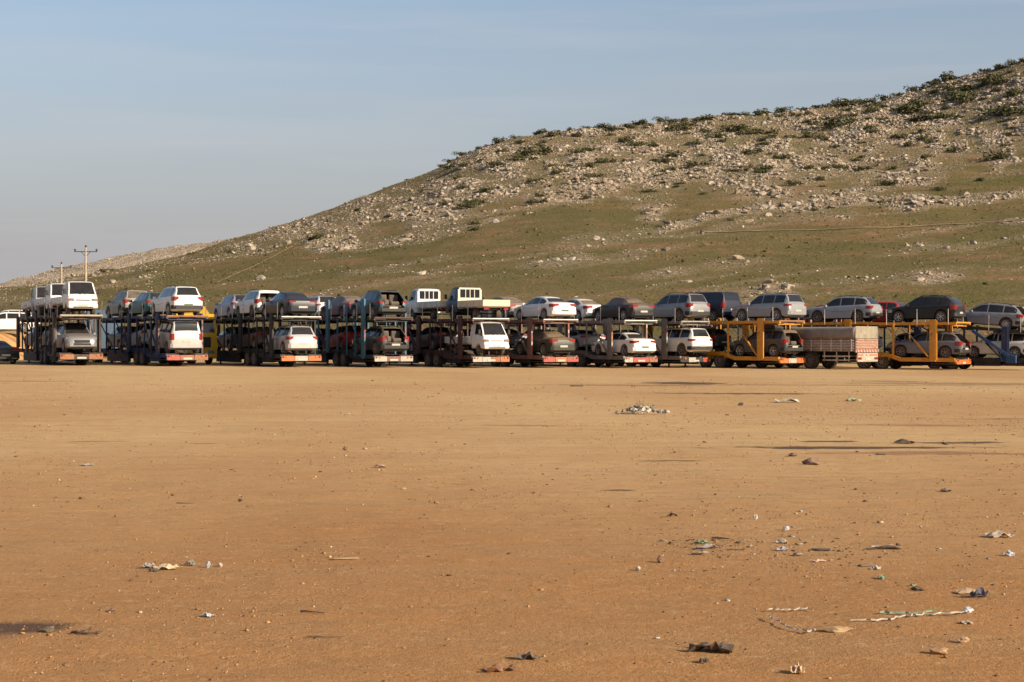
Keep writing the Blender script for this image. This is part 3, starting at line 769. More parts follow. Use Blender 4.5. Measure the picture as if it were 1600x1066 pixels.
_cache = {}
def build_type(kind, open_rear=False):
    key = (kind, open_rear)
    if key in _cache: return _cache[key]
    S = SPECS[kind]; K = np.array(S['k']); xk = K[:, 0]
    col = lambda j, x: pchip(xk, K[:, j], x)
    Ra = S['r'] + .055
    arches = S.get('arch', [-S['wb'] / 2, S['wb'] / 2])
    def zb(x):
        z = np.full_like(x, S['zb'])
        e = np.minimum(x - xk[0], xk[-1] - x)
        z = z + .13 * (1 - sstep(0, .35, e)) if kind != 'cab' else z
        for a in arches:
            q = Ra ** 2 - (x - a) ** 2
            z = np.where(q > 0, np.maximum(z, S['r'] + np.sqrt(np.maximum(q, 0))), z)
        return z
    xs = set(np.round(np.linspace(xk[0], xk[-1], 34), 3)) | set(np.round(xk, 3))
    for a in arches:
        for t in np.linspace(0, math.pi, 13): xs.add(round(a + Ra * .9995 * math.cos(t), 3))
    xs = np.array(sorted(x for x in xs if xk[0] <= x <= xk[-1]))
    def section(x):
        x = np.atleast_1d(np.asarray(x, float))
        zs, zr, w, wr, b = col(1, x), col(2, x), col(3, x), col(4, x), zb(x)
        b = np.minimum(b, zs - .06)
        dz = np.minimum(.07, .4 * (zr - zs))
        rows = [(0 * x, b), (w - .14, b), (w - .025, b + .03), (w, b + .5 * (zs - b)), (w - .004, zs - .05), (w - .03, zs),
                (wr, zr - dz), (wr - .07, zr - .3 * dz), (wr * .5, zr - .04 * dz), (0 * x, zr)]
        return np.array(rows)            # rows, 2, n
    sec = section(xs)                    # 10,2,n
    n_ = len(xs); ring = []
    v = []
    for i in range(n_):
        y = sec[:, 0, i]; z = sec[:, 1, i]
        full = [(xs[i], y[r], z[r]) for r in range(10)] + [(xs[i], -y[r], z[r]) for r in range(8, 0, -1)]
        v += full
    m = 18; f = []
    xo = S['rw'][1] if (open_rear and S['rw']) else None
    for i in range(n_ - 1):
        for r in range(m):
            if xo is not None and xs[i + 1] <= xo + .01 and r in (7, 8, 9, 10): continue
            f.append((i * m + r, i * m + (r + 1) % m, (i + 1) * m + (r + 1) % m, (i + 1) * m + r))
    if xo is None: f.append(tuple(range(m - 1, -1, -1)))
    else:   # tailgate gone: keep the sill below, leave the rest open
        f.append((0, 17, 16, 15, 3, 2, 1)); f.append((3, 4, 5, 6)); f.append((12, 13, 14, 15))
    f.append(tuple((n_ - 1) * m + r for r in range(m)))
    B = MB(); B.add(v, f)
    out = {'body': B.me('body', (None,), 28)}
    def top_z(x, y):
        s = section(x)[:, :, 0]
        return float(np.interp(abs(y), s[9:5:-1, 0], s[9:5:-1, 1]))
    def patch(P, off, flip):
        P = np.array(P); a, b = P.shape[:2]
        du = np.gradient(P, axis=0); dv_ = np.gradient(P, axis=1)
        nn = np.cross(du, dv_); nn /= np.linalg.norm(nn, axis=2)[..., None] + 1e-9
        if (nn.mean((0, 1)) @ np.array(flip)) < 0: nn = -nn
        Pt = P + nn * off; Pb = P - nn * .012
        vv = [tuple(q) for q in Pt.reshape(-1, 3)] + [tuple(q) for q in Pb.reshape(-1, 3)]
        ff = []; o = a * b
        for i in range(a - 1):
            for j in range(b - 1):
                q = (i * b + j, i * b + j + 1, (i + 1) * b + j + 1, (i + 1) * b + j); ff.append(q)
        for i in range(a - 1):
            for j in (0, b - 1): ff.append((i * b + j, (i + 1) * b + j, o + (i + 1) * b + j, o + i * b + j))
        for j in range(b - 1):
            for i in (0, a - 1): ff.append((i * b + j, i * b + j + 1, o + i * b + j + 1, o + i * b + j))
        q = MB(); q.add(vv, ff); return q
    def glass_top(x0, x1):
        P = []
        for t in np.linspace(0, 1, 7):
            x = x0 + (x1 - x0) * t; s = section(x)[:, :, 0]; wv = s[7, 0] - .015
            P.append([(x, wv * q, top_z(x, wv * q)) for q in np.linspace(-1, 1, 7)])
        return P
    out['windshield'] = patch(glass_top(*S['ws']), .006, (1, 0, .5)).me('windshield', (M_glass,), 40)
    if S['rw'] and not open_rear: out['rear_window'] = patch(glass_top(*S['rw']), .006, (-1, 0, .5)).me('rear_window', (None,), 40)
    out['side'] = []
    for (x0, x1) in S['sw']:
        for sd in (1, -1):
            P = []
            for t in np.linspace(0, 1, 9):
                x = x0 + (x1 - x0) * t; s = section(x)[:, :, 0]
                P.append([(x, sd * (s[5, 0] + (s[6, 0] - s[5, 0]) * q), s[5, 1] + (s[6, 1] - s[5, 1]) * q) for q in (.12, .5, .93)])
            out['side'].append(patch(P, .006, (0, sd, .2)).me('side_window', (M_glass,), 40))
    def wrap(x0, x1, z0, z1, inner, off, sd=0):
        """block that follows the plan curve of the body at one end"""
        q = [x0 + (x1 - x0) * t for t in np.linspace(0, 1, 6)]
        e = (x0 - off) if x0 < x1 else (x0 + off)
        wv = [float(col(3, np.array([x]))[0]) + off for x in q]
        pl = [(e, wv[0] - .02)] + list(zip(q, wv))
        if sd == 0: poly = pl + [(x, -y) for x, y in reversed(pl)]
        else: poly = [(x, sd * y) for x, y in pl] + [(q[-1], sd * (wv[-1] - .10)), (x0 + (x1 - x0) * .5, sd * (wv[0] - inner)), (e, sd * (wv[0] - inner))]
        mb = MB(); mb.prism_xy(poly, z0, z1); return mb
    if S['tl']:
        x, ln, z0, z1, inn = S['tl']
        xe = xk[0] + .02
        out['tail'] = [wrap(x, x + ln, z0, z1, inn, .014, sd).me('tail_light', (M_tail,)) for sd in (1, -1)]
        x, ln, z0, z1, inn = S['hl']
        out['head'] = [wrap(x, x - ln, z0, z1, inn, .014, sd).me('headlight', (M_head,)) for sd in (1, -1)]
        zlo = S['zb'] + .05
        out['rear_bumper'] = wrap(xk[0] + .005, xk[0] + .42, zlo + .08, zlo + .30, 0, .02).me('rear_bumper', (None,))
        out['front_bumper'] = wrap(xk[-1] - .03, xk[-1] - .45, zlo + .06, zlo + .28, 0, .02).me('front_bumper', (None,))
        g = MB(); zc = float(col(1, np.array([xk[-1] - .06]))[0])
        g.box(xk[-1] - .16, xk[-1] + .012, -.46, .46, zc - .13, zc + .05, bev=.02)
        for i in range(3): g.box(xk[-1] - .05, xk[-1] + .022, -.40, .40, zc - .10 + i * .04, zc - .088 + i * .04)
        out['grille'] = g.me('grille', (M_black,))
        g = MB(); zl = S['zb'] + .16; g.box(xk[-1] - .3, xk[-1] + .02, -.52, .52, zl, zl + .15, bev=.03)
        for sd in (1, -1): a_, b_ = sorted((sd * .58, sd * .72)); g.box(xk[-1] - .3, xk[-1] - .035, a_, b_, zl + .02, zl + .13, bev=.03)
        out['intake'] = g.me('lower_intake', (M_black,))
        px_, pz = S['plate']; pm = MB(); pm.box(px_ - .012, px_ + .01, -.26, .26, pz - .055, pz + .055); out['plate'] = pm.me('number_plate', (M_plate,))
        xm = S['sw'][-1][1] - .18; s = section(xm)[:, :, 0]
        out['mirror'] = []
        for sd in (1, -1):
            mm = MB(); y = s[5, 0]
            mm.box(xm - .06, xm + .07, min(sd * (y + .05), sd * (y + .24)), max(sd * (y + .05), sd * (y + .24)), s[5, 1] - .01, s[5, 1] + .15, bev=.035)
            mm.box(xm - .02, xm + .03, min(sd * (y - .05), sd * (y + .08)), max(sd * (y - .05), sd * (y + .08)), s[5, 1] + .01, s[5, 1] + .05)
            out['mirror'].append(mm.me('mirror', (None,)))
        out['handle'] = []
        for (x0, x1) in S['sw'][-2:]:
            for sd in (1, -1):
                h = MB(); s = section(x0 + .12)[:, :, 0]; y = s[4, 0]
                h.box(x0 + .04, x0 + .22, min(sd * (y - .01), sd * (y + .022)), max(sd * (y - .01), sd * (y + .022)), s[4, 1] - .07, s[4, 1] - .035); out['handle'].append(h.me('door_handle', (None,)))
        if S.get('rails'):
            out['rail'] = []
            for sd in (1, -1):
                rl = MB(); pts = []
                for x in np.linspace(S['rw'][1] + .15, S['ws'][0] - .05, 8):
                    s = section(x)[:, :, 0]; e = x in (S['rw'][1] + .15, S['ws'][0] - .05)
                    pts.append((x, sd * (s[7, 0] + .01), s[7, 1] + (.0 if e else .055)))
                rl.path(pts, .018, 5); out['rail'].append(rl.me('roof_rail', (M_black,)))
    ub = MB(); ub.box(xk[0] + .25, xk[-1] - .25, -.56, .56, S['zb'] - .035, S['zb'] + .40)
    out['underbody'] = ub.me('underbody', (M_under,))
    if open_rear:
        it = MB(); H = S['H']; zf = S['zb'] + .42
        it.box(xk[0] + .12, .4, -.72, .72, zf, zf + .06)
        for y0 in (-.66, .06): it.box(-.95 + xk[0] * .25, -.78 + xk[0] * .25, y0, y0 + .58, zf + .05, zf + .72, bev=.05)
        for y0 in (-.60, .06): it.box(-.10, .08, y0, y0 + .50, zf + .05, zf + .80, bev=.05)
        it.box(xk[0] + .2, xk[0] + .75, -.45, .1, zf + .06, zf + .30, bev=.06)
        it.box(xk[0] + .25, xk[0] + .6, .15, .5, zf + .06, zf + .42, bev=.08)
        out['interior'] = it.me('cabin_interior', (M_int,))
    _cache[key] = out
    return out

def wheel_meshes(r, w, mrim, spokes=5):
    k = ('wheel', r, w, spokes, mrim.name)
    if k in _cache: return _cache[k]
    t = MB(); h = w / 2
    t.lathe_y([(-h * .85, r * .66), (-h, r * .74), (-h, r * .90), (-h * .78, r * .985), (0, r), (h * .78, r * .985), (h, r * .90), (h, r * .74), (h * .85, r * .66), (h * .5, r * .6), (-h * .5, r * .6), (-h * .85, r * .66)], 24)
    ri = MB()
    for sd in (1, -1):
        ri.lathe_y([(sd * h * .80, r * .68), (sd * h * .92, r * .66), (sd * h * .80, r * .59), (sd * h * .55, r * .57)], 20, 0)
        ri.lathe_y([(sd * h * .30, r * .60), (sd * h * .30, .001)], 20, 1)
        ri.lathe_y([(sd * h * .2, r * .17), (sd * h * .78, r * .15), (sd * h * .82, .001)], 12, 0)
        for j in range(spokes):
            a = 2 * math.pi * j / spokes
            M = Matrix.Rotation(a, 4, 'Y')
            ri.box(r * .10, r * .61, min(sd * h * .45, sd * h * .76), max(sd * h * .45, sd * h * .76), -r * .07, r * .07, 0, M)
    _cache[k] = (t.me('tyre', (M_tyre,), 40), ri.me('rim', (mrim, M_under), 40))
    return _cache[k]

def add_wheels(root, spots, r, w=.22, mrim=None, spokes=5):
    tm, rm = wheel_meshes(r, w, mrim or M_rim, spokes)
    for (x, y) in spots:
        o = link('wheel', tm, root, None, (x, y, r)); o.rotation_euler = (0, random.uniform(0, 1.2), 0)
        link('rim', rm, o)

def place(root, M):
    root.matrix_world = M
    return root

def car(kind, col, label, M, dust=.45, metal=0.0, open_rear=False, glass_dust=False, name=None, cat=None, plate=None, broken=None, dark_bumper=None):
    P = build_type(kind, open_rear); S = SPECS[kind]
    root = empty(name or {'sedan': 'sedan_car', 'suv': 'suv_car', 'wagon': 'estate_car', 'hatch': 'hatchback_car', 'van': 'passenger_van'}[kind], (0, 0, 0))
    tag(root, label, cat or ('van' if kind == 'van' else 'car'), 'cars loaded on the carrier trailers')
    mp_ = paint(col, dust, metal)
    link('body', P['body'], root, mp_)
    link('underbody', P['underbody'], root)
    link('windshield', P['windshield'], root, M_glassd if glass_dust else M_glass)
    if 'rear_window' in P: link('rear_window', P['rear_window'], root, M_glassd if (glass_dust or dust > .5) else M_glass)
    for q in P['side']: link('side_window', q, root, M_glassd if glass_dust else M_glass)
    ts, (tx, tl_, tz0, tz1, ti) = random.choice([.55, .8, 1.0, 1.15]), S['tl']
    for q in P['tail']: link('tail_light', q, root, loc=(0, 0, (tz0 + tz1) / 2 * (1 - ts)), scale=(1, 1, ts))
    for q in P['head']: link('headlight', q, root)
    db = S.get('clad', False) if dark_bumper is None else dark_bumper
    link('rear_bumper', P['rear_bumper'], root, M_black if db else mp_)
    link('front_bumper', P['front_bumper'], root, M_black if db else mp_)
    link('grille', P['grille'], root)
    link('lower_intake', P['intake'], root)
    link('number_plate', P['plate'], root, plate or M_plate)
    for q in P['mirror']: link('mirror', q, root, mp_)
    for q in P['handle']: link('door_handle', q, root, mp_)
    for q in P.get('rail', []): link('roof_rail', q, root)
    if 'interior' in P: link('cabin_interior', P['interior'], root)
    hw = S['k'][len(S['k']) // 2][3] - .125
    add_wheels(root, [(sx * S['wb'] / 2, sy * hw) for sx in (1, -1) for sy in (1, -1)], S['r'], .22, random.choice([M_rim, M_rim, M_steelrim]), random.choice([5, 6, 7, 10]))
    return place(root, M @ Matrix.Diagonal((random.uniform(.96, 1.04), random.uniform(.98, 1.02), random.uniform(.96, 1.035), 1)))

def flatbed(col, label, M, bed=WHITE, dust=.35, bars=False, rear=None, name='flatbed_truck', boards=True, group=None):
    """small cab-over truck with a drop-side bed; origin on the ground, front towards +X"""
    P = build_type('cab'); root = empty(name, (0, 0, 0))
    tag(root, label, 'truck', group or 'small flatbed trucks on the trailers')
    mp_ = paint(col, dust); mb_ = paint(bed, .5)
    link('cab', P['body'], root, mp_); link('windshield', P['windshield'], root)
    for q in P['side']: link('side_window', q, root)
    # front: lights, grille slot, bumper, wipers
    for sd in (1, -1):
        h = MB(); h.box(2.40, 2.515, min(sd * .48, sd * .76), max(sd * .48, sd * .76), .80, .97, bev=.03); h.obj('headlight', M_head, root)
        h = MB(); h.box(2.36, 2.50, min(sd * .765, sd * .825), max(sd * .765, sd * .825), .80, .97, bev=.02); h.obj('indicator', M_amber, root)
        h = MB(); h.box(2.12, 2.22, min(sd * .90, sd * 1.06), max(sd * .90, sd * 1.06), 1.24, 1.52, bev=.03); h.tube((2.15, sd * .84, 1.25), (2.17, sd * .98, 1.3), .015); h.obj('mirror', M_black, root)
        h = MB(); h.tube((2.36, sd * .1, 1.19), (2.22, sd * .55, 1.42), .012, 5); h.obj('wiper', M_black, root)
    g = MB(); g.box(2.44, 2.512, -.40, .40, .84, .90, bev=.015); g.obj('grille', M_black, root)
    g = MB(); g.box(2.30, 2.56, -.83, .83, .40, .66, bev=.05); o = g.obj('front_bumper', mp_, root)
    g = MB(); g.box(2.5, 2.572, -.55, .55, .44, .50); g.obj('bumper_slot', M_black, o)
    g = MB(); g.box(2.55, 2.575, -.26, .26, .53, .63); g.obj('number_plate', M_plate, o)
    # rear wall of the cab with its window and bars
    g = MB(); g.box(.885, .93, -.80, .80, .62, 1.30); g.box(.885, .93, -.80, -.66, 1.302, 1.80); g.box(.885, .93, .66, .80, 1.302, 1.80); g.box(.885, .93, -.72, .72, 1.802, 1.90)
    g.obj('rear_wall', paint(rear or col, .5), root)
    g = MB(); g.box(.895, .92, -.64, .64, 1.31, 1.79); g.obj('rear_window', M_glass, root)
    if bars:
        for y in (-.30, 0, .30):
            g = MB(); g.box(.86, .884, y - .02, y + .02, 1.28, 1.83); g.obj('window_bar', paint(rear or col, .5), root)
    # chassis and bed
    g = MB()
    for y in (-.38, .38): g.box(-2.3, 2.0, y - .05, y + .05, .50, .64)
    for x in (-2.1, -1.2, -.3, .6): g.box(x - .04, x + .04, -.33, .33, .52, .62)
    g.box(-1.3, -1.2, -.6, .6, .28, .34); g.box(1.6, 1.8, -.6, .6, .25, .36); g.box(1.1, 1.9, -.5, .5, .36, .50)
    g.obj('chassis', M_under, root)
    g = MB(); g.box(-2.45, .80, -.86, .86, .70, .78); [g.box(x, x + .06, -.80, .80, .642, .698) for x in (-2.3, -1.6, -.9, -.2, .5)]; g.obj('bed_floor', mb_, root)
    if boards:
        for sd in (1, -1):
            g = MB(); a, b = sorted((sd * .865, sd * .90)); g.box(-2.44, .80, a, b, .72, 1.10)
            for x in (-2.0, -1.2, -.4, .4): a2, b2 = sorted((sd * .902, sd * .925)); g.box(x - .04, x + .04, a2, b2, .74, 1.09)
            g.obj('side_board', mb_, root)
        g = MB(); g.box(-2.49, -2.455, -.90, .90, .72, 1.10); g.box(-2.51, -2.492, -.85, .85, .76, .80); g.box(-2.51, -2.492, -.85, .85, 1.02, 1.06); g.obj('tailgate', mb_, root)
        g = MB(); hb = 1.18 if bars else 1.42; g.box(.81, .85, -.86, .86, .782, hb)
        if not bars:
            for y in (-.8, -.4, 0, .4, .8): g.box(.805, .855, y - .02, y + .02, 1.42, 1.62)
            g.box(.80, .86, -.84, .84, 1.62, 1.66)
        g.obj('headboard', mb_, root)
    g = MB()
    for sd in (1, -1): g.box(-2.44, -2.38, min(sd * .5, sd * .8), max(sd * .5, sd * .8), .52, .66)
    g.obj('tail_light', M_tail, root)
    add_wheels(root, [(1.72, .70), (1.72, -.70)], .31, .2, M_steelrim, 6)
    add_wheels(root, [(-1.25, .68), (-1.25, -.68)], .28, .3, M_steelrim, 6)
    return place(root, M)

# ------------------------------------------------------------------ car carrier trailers
def prof_z(prof, x):
    return float(np.interp(x, [q[0] for q in prof], [q[1] for q in prof]))

class Trailer: pass
def trailer(px, d, th, mats, label, up=2.88, low=.72, L=14.0, up_prof=None, rear_boards=None, stripe=None, group='loaded car carrier trailers', rear_rail=None, extras=True, skirt=None, lattice=False, post_up=0.0):
    frame, deck, post = mats
    x0 = at(px, d); T = Trailer(); T.rz = R(90 + th); T.z = gz1(x0, d)
    loc = Vector((x0, d, T.z)); root = empty('car_carrier_trailer', loc, T.rz); T.root = root
    T.M = Matrix.Translation(loc) @ Matrix.Rotation(T.rz, 4, 'Z')
    tag(root, label, 'trailer', group)
    T.low = [(0, low), (3.5, low + .02), (4.4, low + .30), (7.0, low + .33), (8.2, low + .12), (L, low + .20)]
    T.up = up_prof or [(-.1, up), (4.6, up), (6.2, up + .07), (10, up + .04), (L - .1, up - .05)]
    for nm, prof, th_ in (('lower_runway', T.low, .07), ('upper_runway', T.up, .08)):
        for sd in (1, -1):
            g = MB(); a, b = sorted((sd * .48, sd * 1.10)); g.strip(prof, a, b, th_)
            for x in np.arange(prof[0][0] + .3, prof[-1][0] - .2, .62):      # raised treads
                z = prof_z(prof, x); z2 = prof_z(prof, x + .06); g.add([(x, a + .03, z - .01), (x + .06, a + .03, z2 - .01), (x + .06, b - .03, z2 - .01), (x, b - .03, z - .01), (x, a + .03, z + .02), (x + .06, a + .03, z2 + .02), (x + .06, b - .03, z2 + .02), (x, b - .03, z + .02)],
                                               [(3, 2, 1, 0), (4, 5, 6, 7), (0, 1, 5, 4), (1, 2, 6, 5), (2, 3, 7, 6), (3, 0, 4, 7)])
            g.obj(nm, deck, root)
    for sd in (1, -1):
        g = MB(); a, b = sorted((sd * 1.115, sd * 1.24)); lp = [(x, z + .03) for x, z in T.low]; g.strip(lp, a, b, .24); g.obj('lower_side_rail', frame, root)
        g = MB(); g.strip([(x, z + .04) for x, z in T.up], a, b, .17); g.obj('upper_side_rail', frame, root)
    for prof, ths, nm in ((T.low, .13, 'lower_cross_member'), (T.up, .12, 'upper_cross_member')):
        for x in np.linspace(prof[0][0] + .25, prof[-1][0] - .3, 7):
            z = prof_z(prof, x); g = MB(); g.box(x - .05, x + .05, -1.10, 1.10, z - .09 - ths, z - .09); g.obj(nm, frame, root)
    # spine under the lower deck, axles and wheels
    g = MB()
    for y in (-.42, .42): g.strip([(.3, low - .24), (3.6, low - .22), (4.5, low + .06), (7.2, low + .08), (8.2, low - .12), (L, low - .05)], y - .06, y + .06, .22)
    for x in (4.75, 5.95): g.box(x - .07, x + .07, -1.0, 1.0, .42, .56)
    g.box(1.0, 3.2, -.9, .9, .34, .40); g.box(8.5, 11.0, -1.05, 1.05, .38, .62)
    g.obj('chassis', M_under, root)
    add_wheels(root, [(x, y) for x in (4.75, 5.95) for y in (1.06, -1.06)], .48, .34, M_steelrim, 8)
    for sd in (1, -1):
        for x in (4.75, 5.95):
            g = MB(); a, b = sorted((sd * .90, sd * 1.26)); pts = [(x + .56 * math.cos(t), .48 + .56 * math.sin(t)) for t in np.linspace(R(12), R(168), 9)]
            g.prism_xz(pts + [(x + .53 * math.cos(t), .48 + .53 * math.sin(t)) for t in np.linspace(R(168), R(12), 9)], a, b); g.obj('mudguard', frame, root)
        g = MB(); a, b = sorted((sd * .85, sd * 1.22)); g.box(4.12, 4.14, a, b, .18, .62); g.obj('mudflap', M_black, root)
        g = MB(); g.tube((L - 1.6, sd * .8, low), (L - 1.6, sd * .8, .08), .06, 8); g.box(L - 1.75, L - 1.45, sd * .8 - .15, sd * .8 + .15, 0, .08); g.obj('landing_leg', frame, root)
    if skirt is not None:
        for sd in (1, -1):
            a, b = sorted((sd * 1.02, sd * 1.20)); g = MB(); g.box(7.5, L - 1.9, a, b, .20, low + .02, bev=.02); g.obj('side_skirt', skirt, root)
            a, b = sorted((sd * .95, sd * 1.16)); g = MB(); g.box(1.7, 3.4, a, b, .26, low - .10, bev=.03); g.obj('tool_box', skirt, root)
    # posts with the lifting screws in them
    for i, x in enumerate((1.35, 3.95, 7.0, 10.2, L - .35) if L > 12 else (1.35, 3.95, 7.0, 9.0, L - .35)):
        thick = i % 2 == 0
        wx = .19 if thick else .07
        for sd in (1, -1):
            zt = prof_z(T.up, x) + (.20 if thick else -.02) + post_up; z0 = prof_z(T.low, x) - .2
            g = MB(); a, b = sorted((sd * 1.245, sd * (1.36 if thick else 1.31)))
            g.box(x - wx, x + wx, a, b, z0, zt, bev=.015)
            if thick:
                g.box(x - wx - .06, x - wx - .005, a + .01, b - .01, z0 + .1, zt - .04)
                g.box(x + wx + .005, x + wx + .04, a + .01, b - .01, z0 + .1, zt - .04)
            po = g.obj('post', post, root)
            if thick:
                g = MB(); g.tube((x, sd * 1.18, z0 + .3), (x, sd * 1.18, zt - .05), .035, 8); g.obj('lifting_screw', M_chrome, po)
                if stripe and i == 0:
                    for k in range(5):
                        z = z0 + .5 + k * .36; q = MB(); q.box(x - wx - .068, x - wx - .061, a + .012, b - .012, z, z + .2); q.obj('reflector_strip', stripe[k % len(stripe)], po)
            if thick and i < 4:   # knee brace
                for q in (((x + wx, sd * 1.30, z0 + .12), (x + .85, sd * 1.22, z0 + .20)), ((x + wx, sd * 1.30, zt - .55), (x + .75, sd * 1.22, zt - .22))):
                    g = MB(); g.tube(*q, .045, 6); g.obj('brace', post, root)
    for sd in (1, -1):
        for x in (1.7, 7.4):
            z0 = prof_z(T.low, x) + .1; z1 = prof_z(T.up, x + 1.6) - .25
            g = MB(); g.tube((x, sd * 1.20, z0), (x + .9, sd * 1.20, z0 + (z1 - z0) * .56), .06, 8); ro = g.obj('hydraulic_ram', frame, root)
            g = MB(); g.tube((x + .88, sd * 1.20, z0 + (z1 - z0) * .55), (x + 1.6, sd * 1.20, z1), .03, 8); g.obj('piston_rod', M_chrome, ro)
        for x in (1.9, 4.9, 8.3):      # lashing chains
            z = prof_z(T.up, x); g = MB(); pts = [(x, sd * 1.18, z - .05)] + [(x + .12 * k + .03 * (k % 2), sd * 1.14, z - .16 - .20 * k) for k in range(3)]
            g.path(pts, .018, 4); g.obj('chain', M_chrome, root)
    # thin stanchions and a cable along the upper deck
    for sd in (1, -1):
        xs_ = [q for q in (.4, 2.4, 4.4, 6.5, 8.6, 10.8, 12.9) if q < L - .1]
        for x in xs_:
            z = prof_z(T.up, x); g = MB(); g.tube((x, sd * 1.27, z - .1), (x, sd * 1.27, z + .85), .022, 5); g.obj('stanchion', M_chrome, root)
        if extras:
            g = MB(); pts = []
            for a, b in zip(xs_[:-1], xs_[1:]):
                for t in (0, .25, .5, .75):
                    x = a + (b - a) * t; pts.append((x, sd * 1.27, prof_z(T.up, x) + .80 - .10 * 4 * t * (1 - t)))
            g.path(pts, .008, 4); g.obj('cable', M_black, root)
    # rear end: folded ramps, underrun bar with marker boards and lamps
    for sd in (1, -1):
        g = MB(); a, b = sorted((sd * .52, sd * 1.04)); g.box(.05, 1.6, a, b, low - .36, low - .30); g.obj('ramp', deck, root)
    ub = MB(); ub.box(-.12, -.04, -1.24, 1.24, .40, .54); ub.box(-.04, .5, -.8, -.7, .42, .50); ub.box(-.04, .5, .7, .8, .42, .50); ubo = ub.obj('underrun_bar', frame, root)
    bd = rear_boards or [M_orange, M_white, M_orange]
    n_ = len(bd); w_ = 2.44 / n_
    for k, mm in enumerate(bd):
        g = MB(); y = -1.22 + k * w_; g.box(-.145, -.122, y + .015, y + w_ - .015, .37, .66); g.obj('marker_board', mm, ubo)
    for y in (-1.1, -.9, .9, 1.1):
        g = MB(); g.tube((-.148, y, .60), (-.185, y, .60), .05, 10); g.obj('tail_lamp', M_tail if abs(y) > 1 else M_amber, ubo)
    g = MB(); g.box(-.165, -.147, -.26, .26, .40, .51); g.obj('number_plate', M_plate, ubo)
    for sd in (1, -1):
        g = MB(); g.tube((-.1, sd * .62, low - .06), (-.1, sd * .62, .55), .03, 6); g.obj('hanger', frame, root)
    g = MB(); g.strip(T.up, -.47, .47, .05); g.obj('shade_plate', deck, root)  # plate added between the upper runways to shade the deck below
    if lattice:
        for x in (2.6, 5.4, 8.6, 11.9):
            for sd in (1, -1):
                z0 = prof_z(T.low, x) - .1; z1 = prof_z(T.up, x) - .05
                g = MB(); g.box(x - .045, x + .045, min(sd * 1.25, sd * 1.33), max(sd * 1.25, sd * 1.33), z0, z1); g.obj('post', post, root)
        for x0, x1 in ((7.2, 10.0), (10.4, 13.4)):
            for sd in (1, -1):
                g = MB(); g.tube((x0, sd * 1.28, prof_z(T.low, x0) + .1), (x1, sd * 1.28, prof_z(T.up, x1) - .2), .04, 6); g.obj('diagonal', frame, root)
    g = MB(); zr = prof_z(T.up, 0); g.tube((-.08, -1.2, zr + .01), (-.08, 1.2, zr + .01), .055, 8); g.obj('rear_rail', rear_rail or M_chrome, root)
    return T

def slot(T, deck, x, wb=2.7, back=False, y=0.0, yaw=0.0):
    prof = T.up if deck == 'u' else T.low
    za, zb_ = prof_z(prof, x + wb / 2), prof_z(prof, x - wb / 2)
    pitch = math.atan2(za - zb_, wb)
    M = T.M @ Matrix.Translation((x, y, (za + zb_) / 2 + .015)) @ Matrix.Rotation(-pitch, 4, 'Y')
    return M @ Matrix.Rotation(R(yaw) + (math.pi if back else 0), 4, 'Z')

def tm(f, d=None, p=None):
    return (f, d or f, p or f)
st_brown = surf('brown_steel', (0.045, 0.034, 0.03), .65, .1, .25, 3, .3, side=.06, rust=.4)
st_blue = surf('blue_steel', (0.014, 0.032, 0.085), .55, 0, .2, 3, .25, side=.05, rust=.15)
st_black = surf('black_steel', (0.014, 0.015, 0.018), .65, 0, .25, 3, .25, side=.05, rust=.12)
st_teal = surf('teal_steel', (0.02, 0.12, 0.18), .5, 0, .2, 3, .25, side=.06, rust=.15)
st_maroon = surf('maroon_steel', (0.06, 0.02, 0.018), .6, 0, .25, 3, .3, side=.06, rust=.3)
st_grey = surf('grey_steel', (0.17, 0.15, 0.14), .55, .1, .2, 3, .35, side=.08, rust=.25)
st_redgrey = surf('red_primed_steel', (0.17, 0.085, 0.07), .6, 0, .25, 3, .35, side=.08, rust=.35)
st_yellow = surf('yellow_steel', (0.60, 0.25, 0.018), .5, 0, .16, 3, .2, side=.08, rust=.2)
st_deck = surf('worn_deck_steel', (0.055, 0.045, 0.04), .7, .1, .3, 3, .35, side=.08, rust=.4)
st_rust = surf('rusty_steel', (0.30, 0.13, 0.06), .7, .1, .3, 3, .4, rust=.4)

# ------------------------------------------------------------------ the row of loaded trailers, left to right
ST0 = None
T1 = trailer(127, 92, 26.5, (st_brown, st_deck, st_brown), 'dark brown carrier trailer with three white flatbed trucks on top, leftmost in the row', rear_rail=M_white, rear_boards=[st_rust, st_brown, st_rust], skirt=st_black, lattice=True)
GRP = 'cars loaded on the carrier trailers'
flatbed(WHITE, 'white flatbed truck facing the camera on the top deck of the leftmost trailer', slot(T1, 'u', 2.0, 2.9, True), dust=.25)
flatbed(WHITE, 'white flatbed truck second from the rear on the leftmost top deck, behind the front-facing one', slot(T1, 'u', 7.4, 2.9, True), dust=.3)
flatbed((.33, .33, .34), 'greyish white flatbed truck foremost on the leftmost top deck', slot(T1, 'u', 12.3, 2.9, True), dust=.4)
car('suv', SILVER, 'silver off-roader with its grille to the camera on the lower deck of the leftmost trailer', slot(T1, 'l', 2.0, 2.7, True), .5, .4, dark_bumper=False)
car('hatch', (.13, .135, .15), 'grey hatchback in the middle of the lower deck of the leftmost trailer', slot(T1, 'l', 7.0, 2.5), .5)
car('sedan', (.20, .20, .22), 'light grey saloon at the front of the lower deck of the leftmost trailer', slot(T1, 'l', 11.6, 2.86), .4)

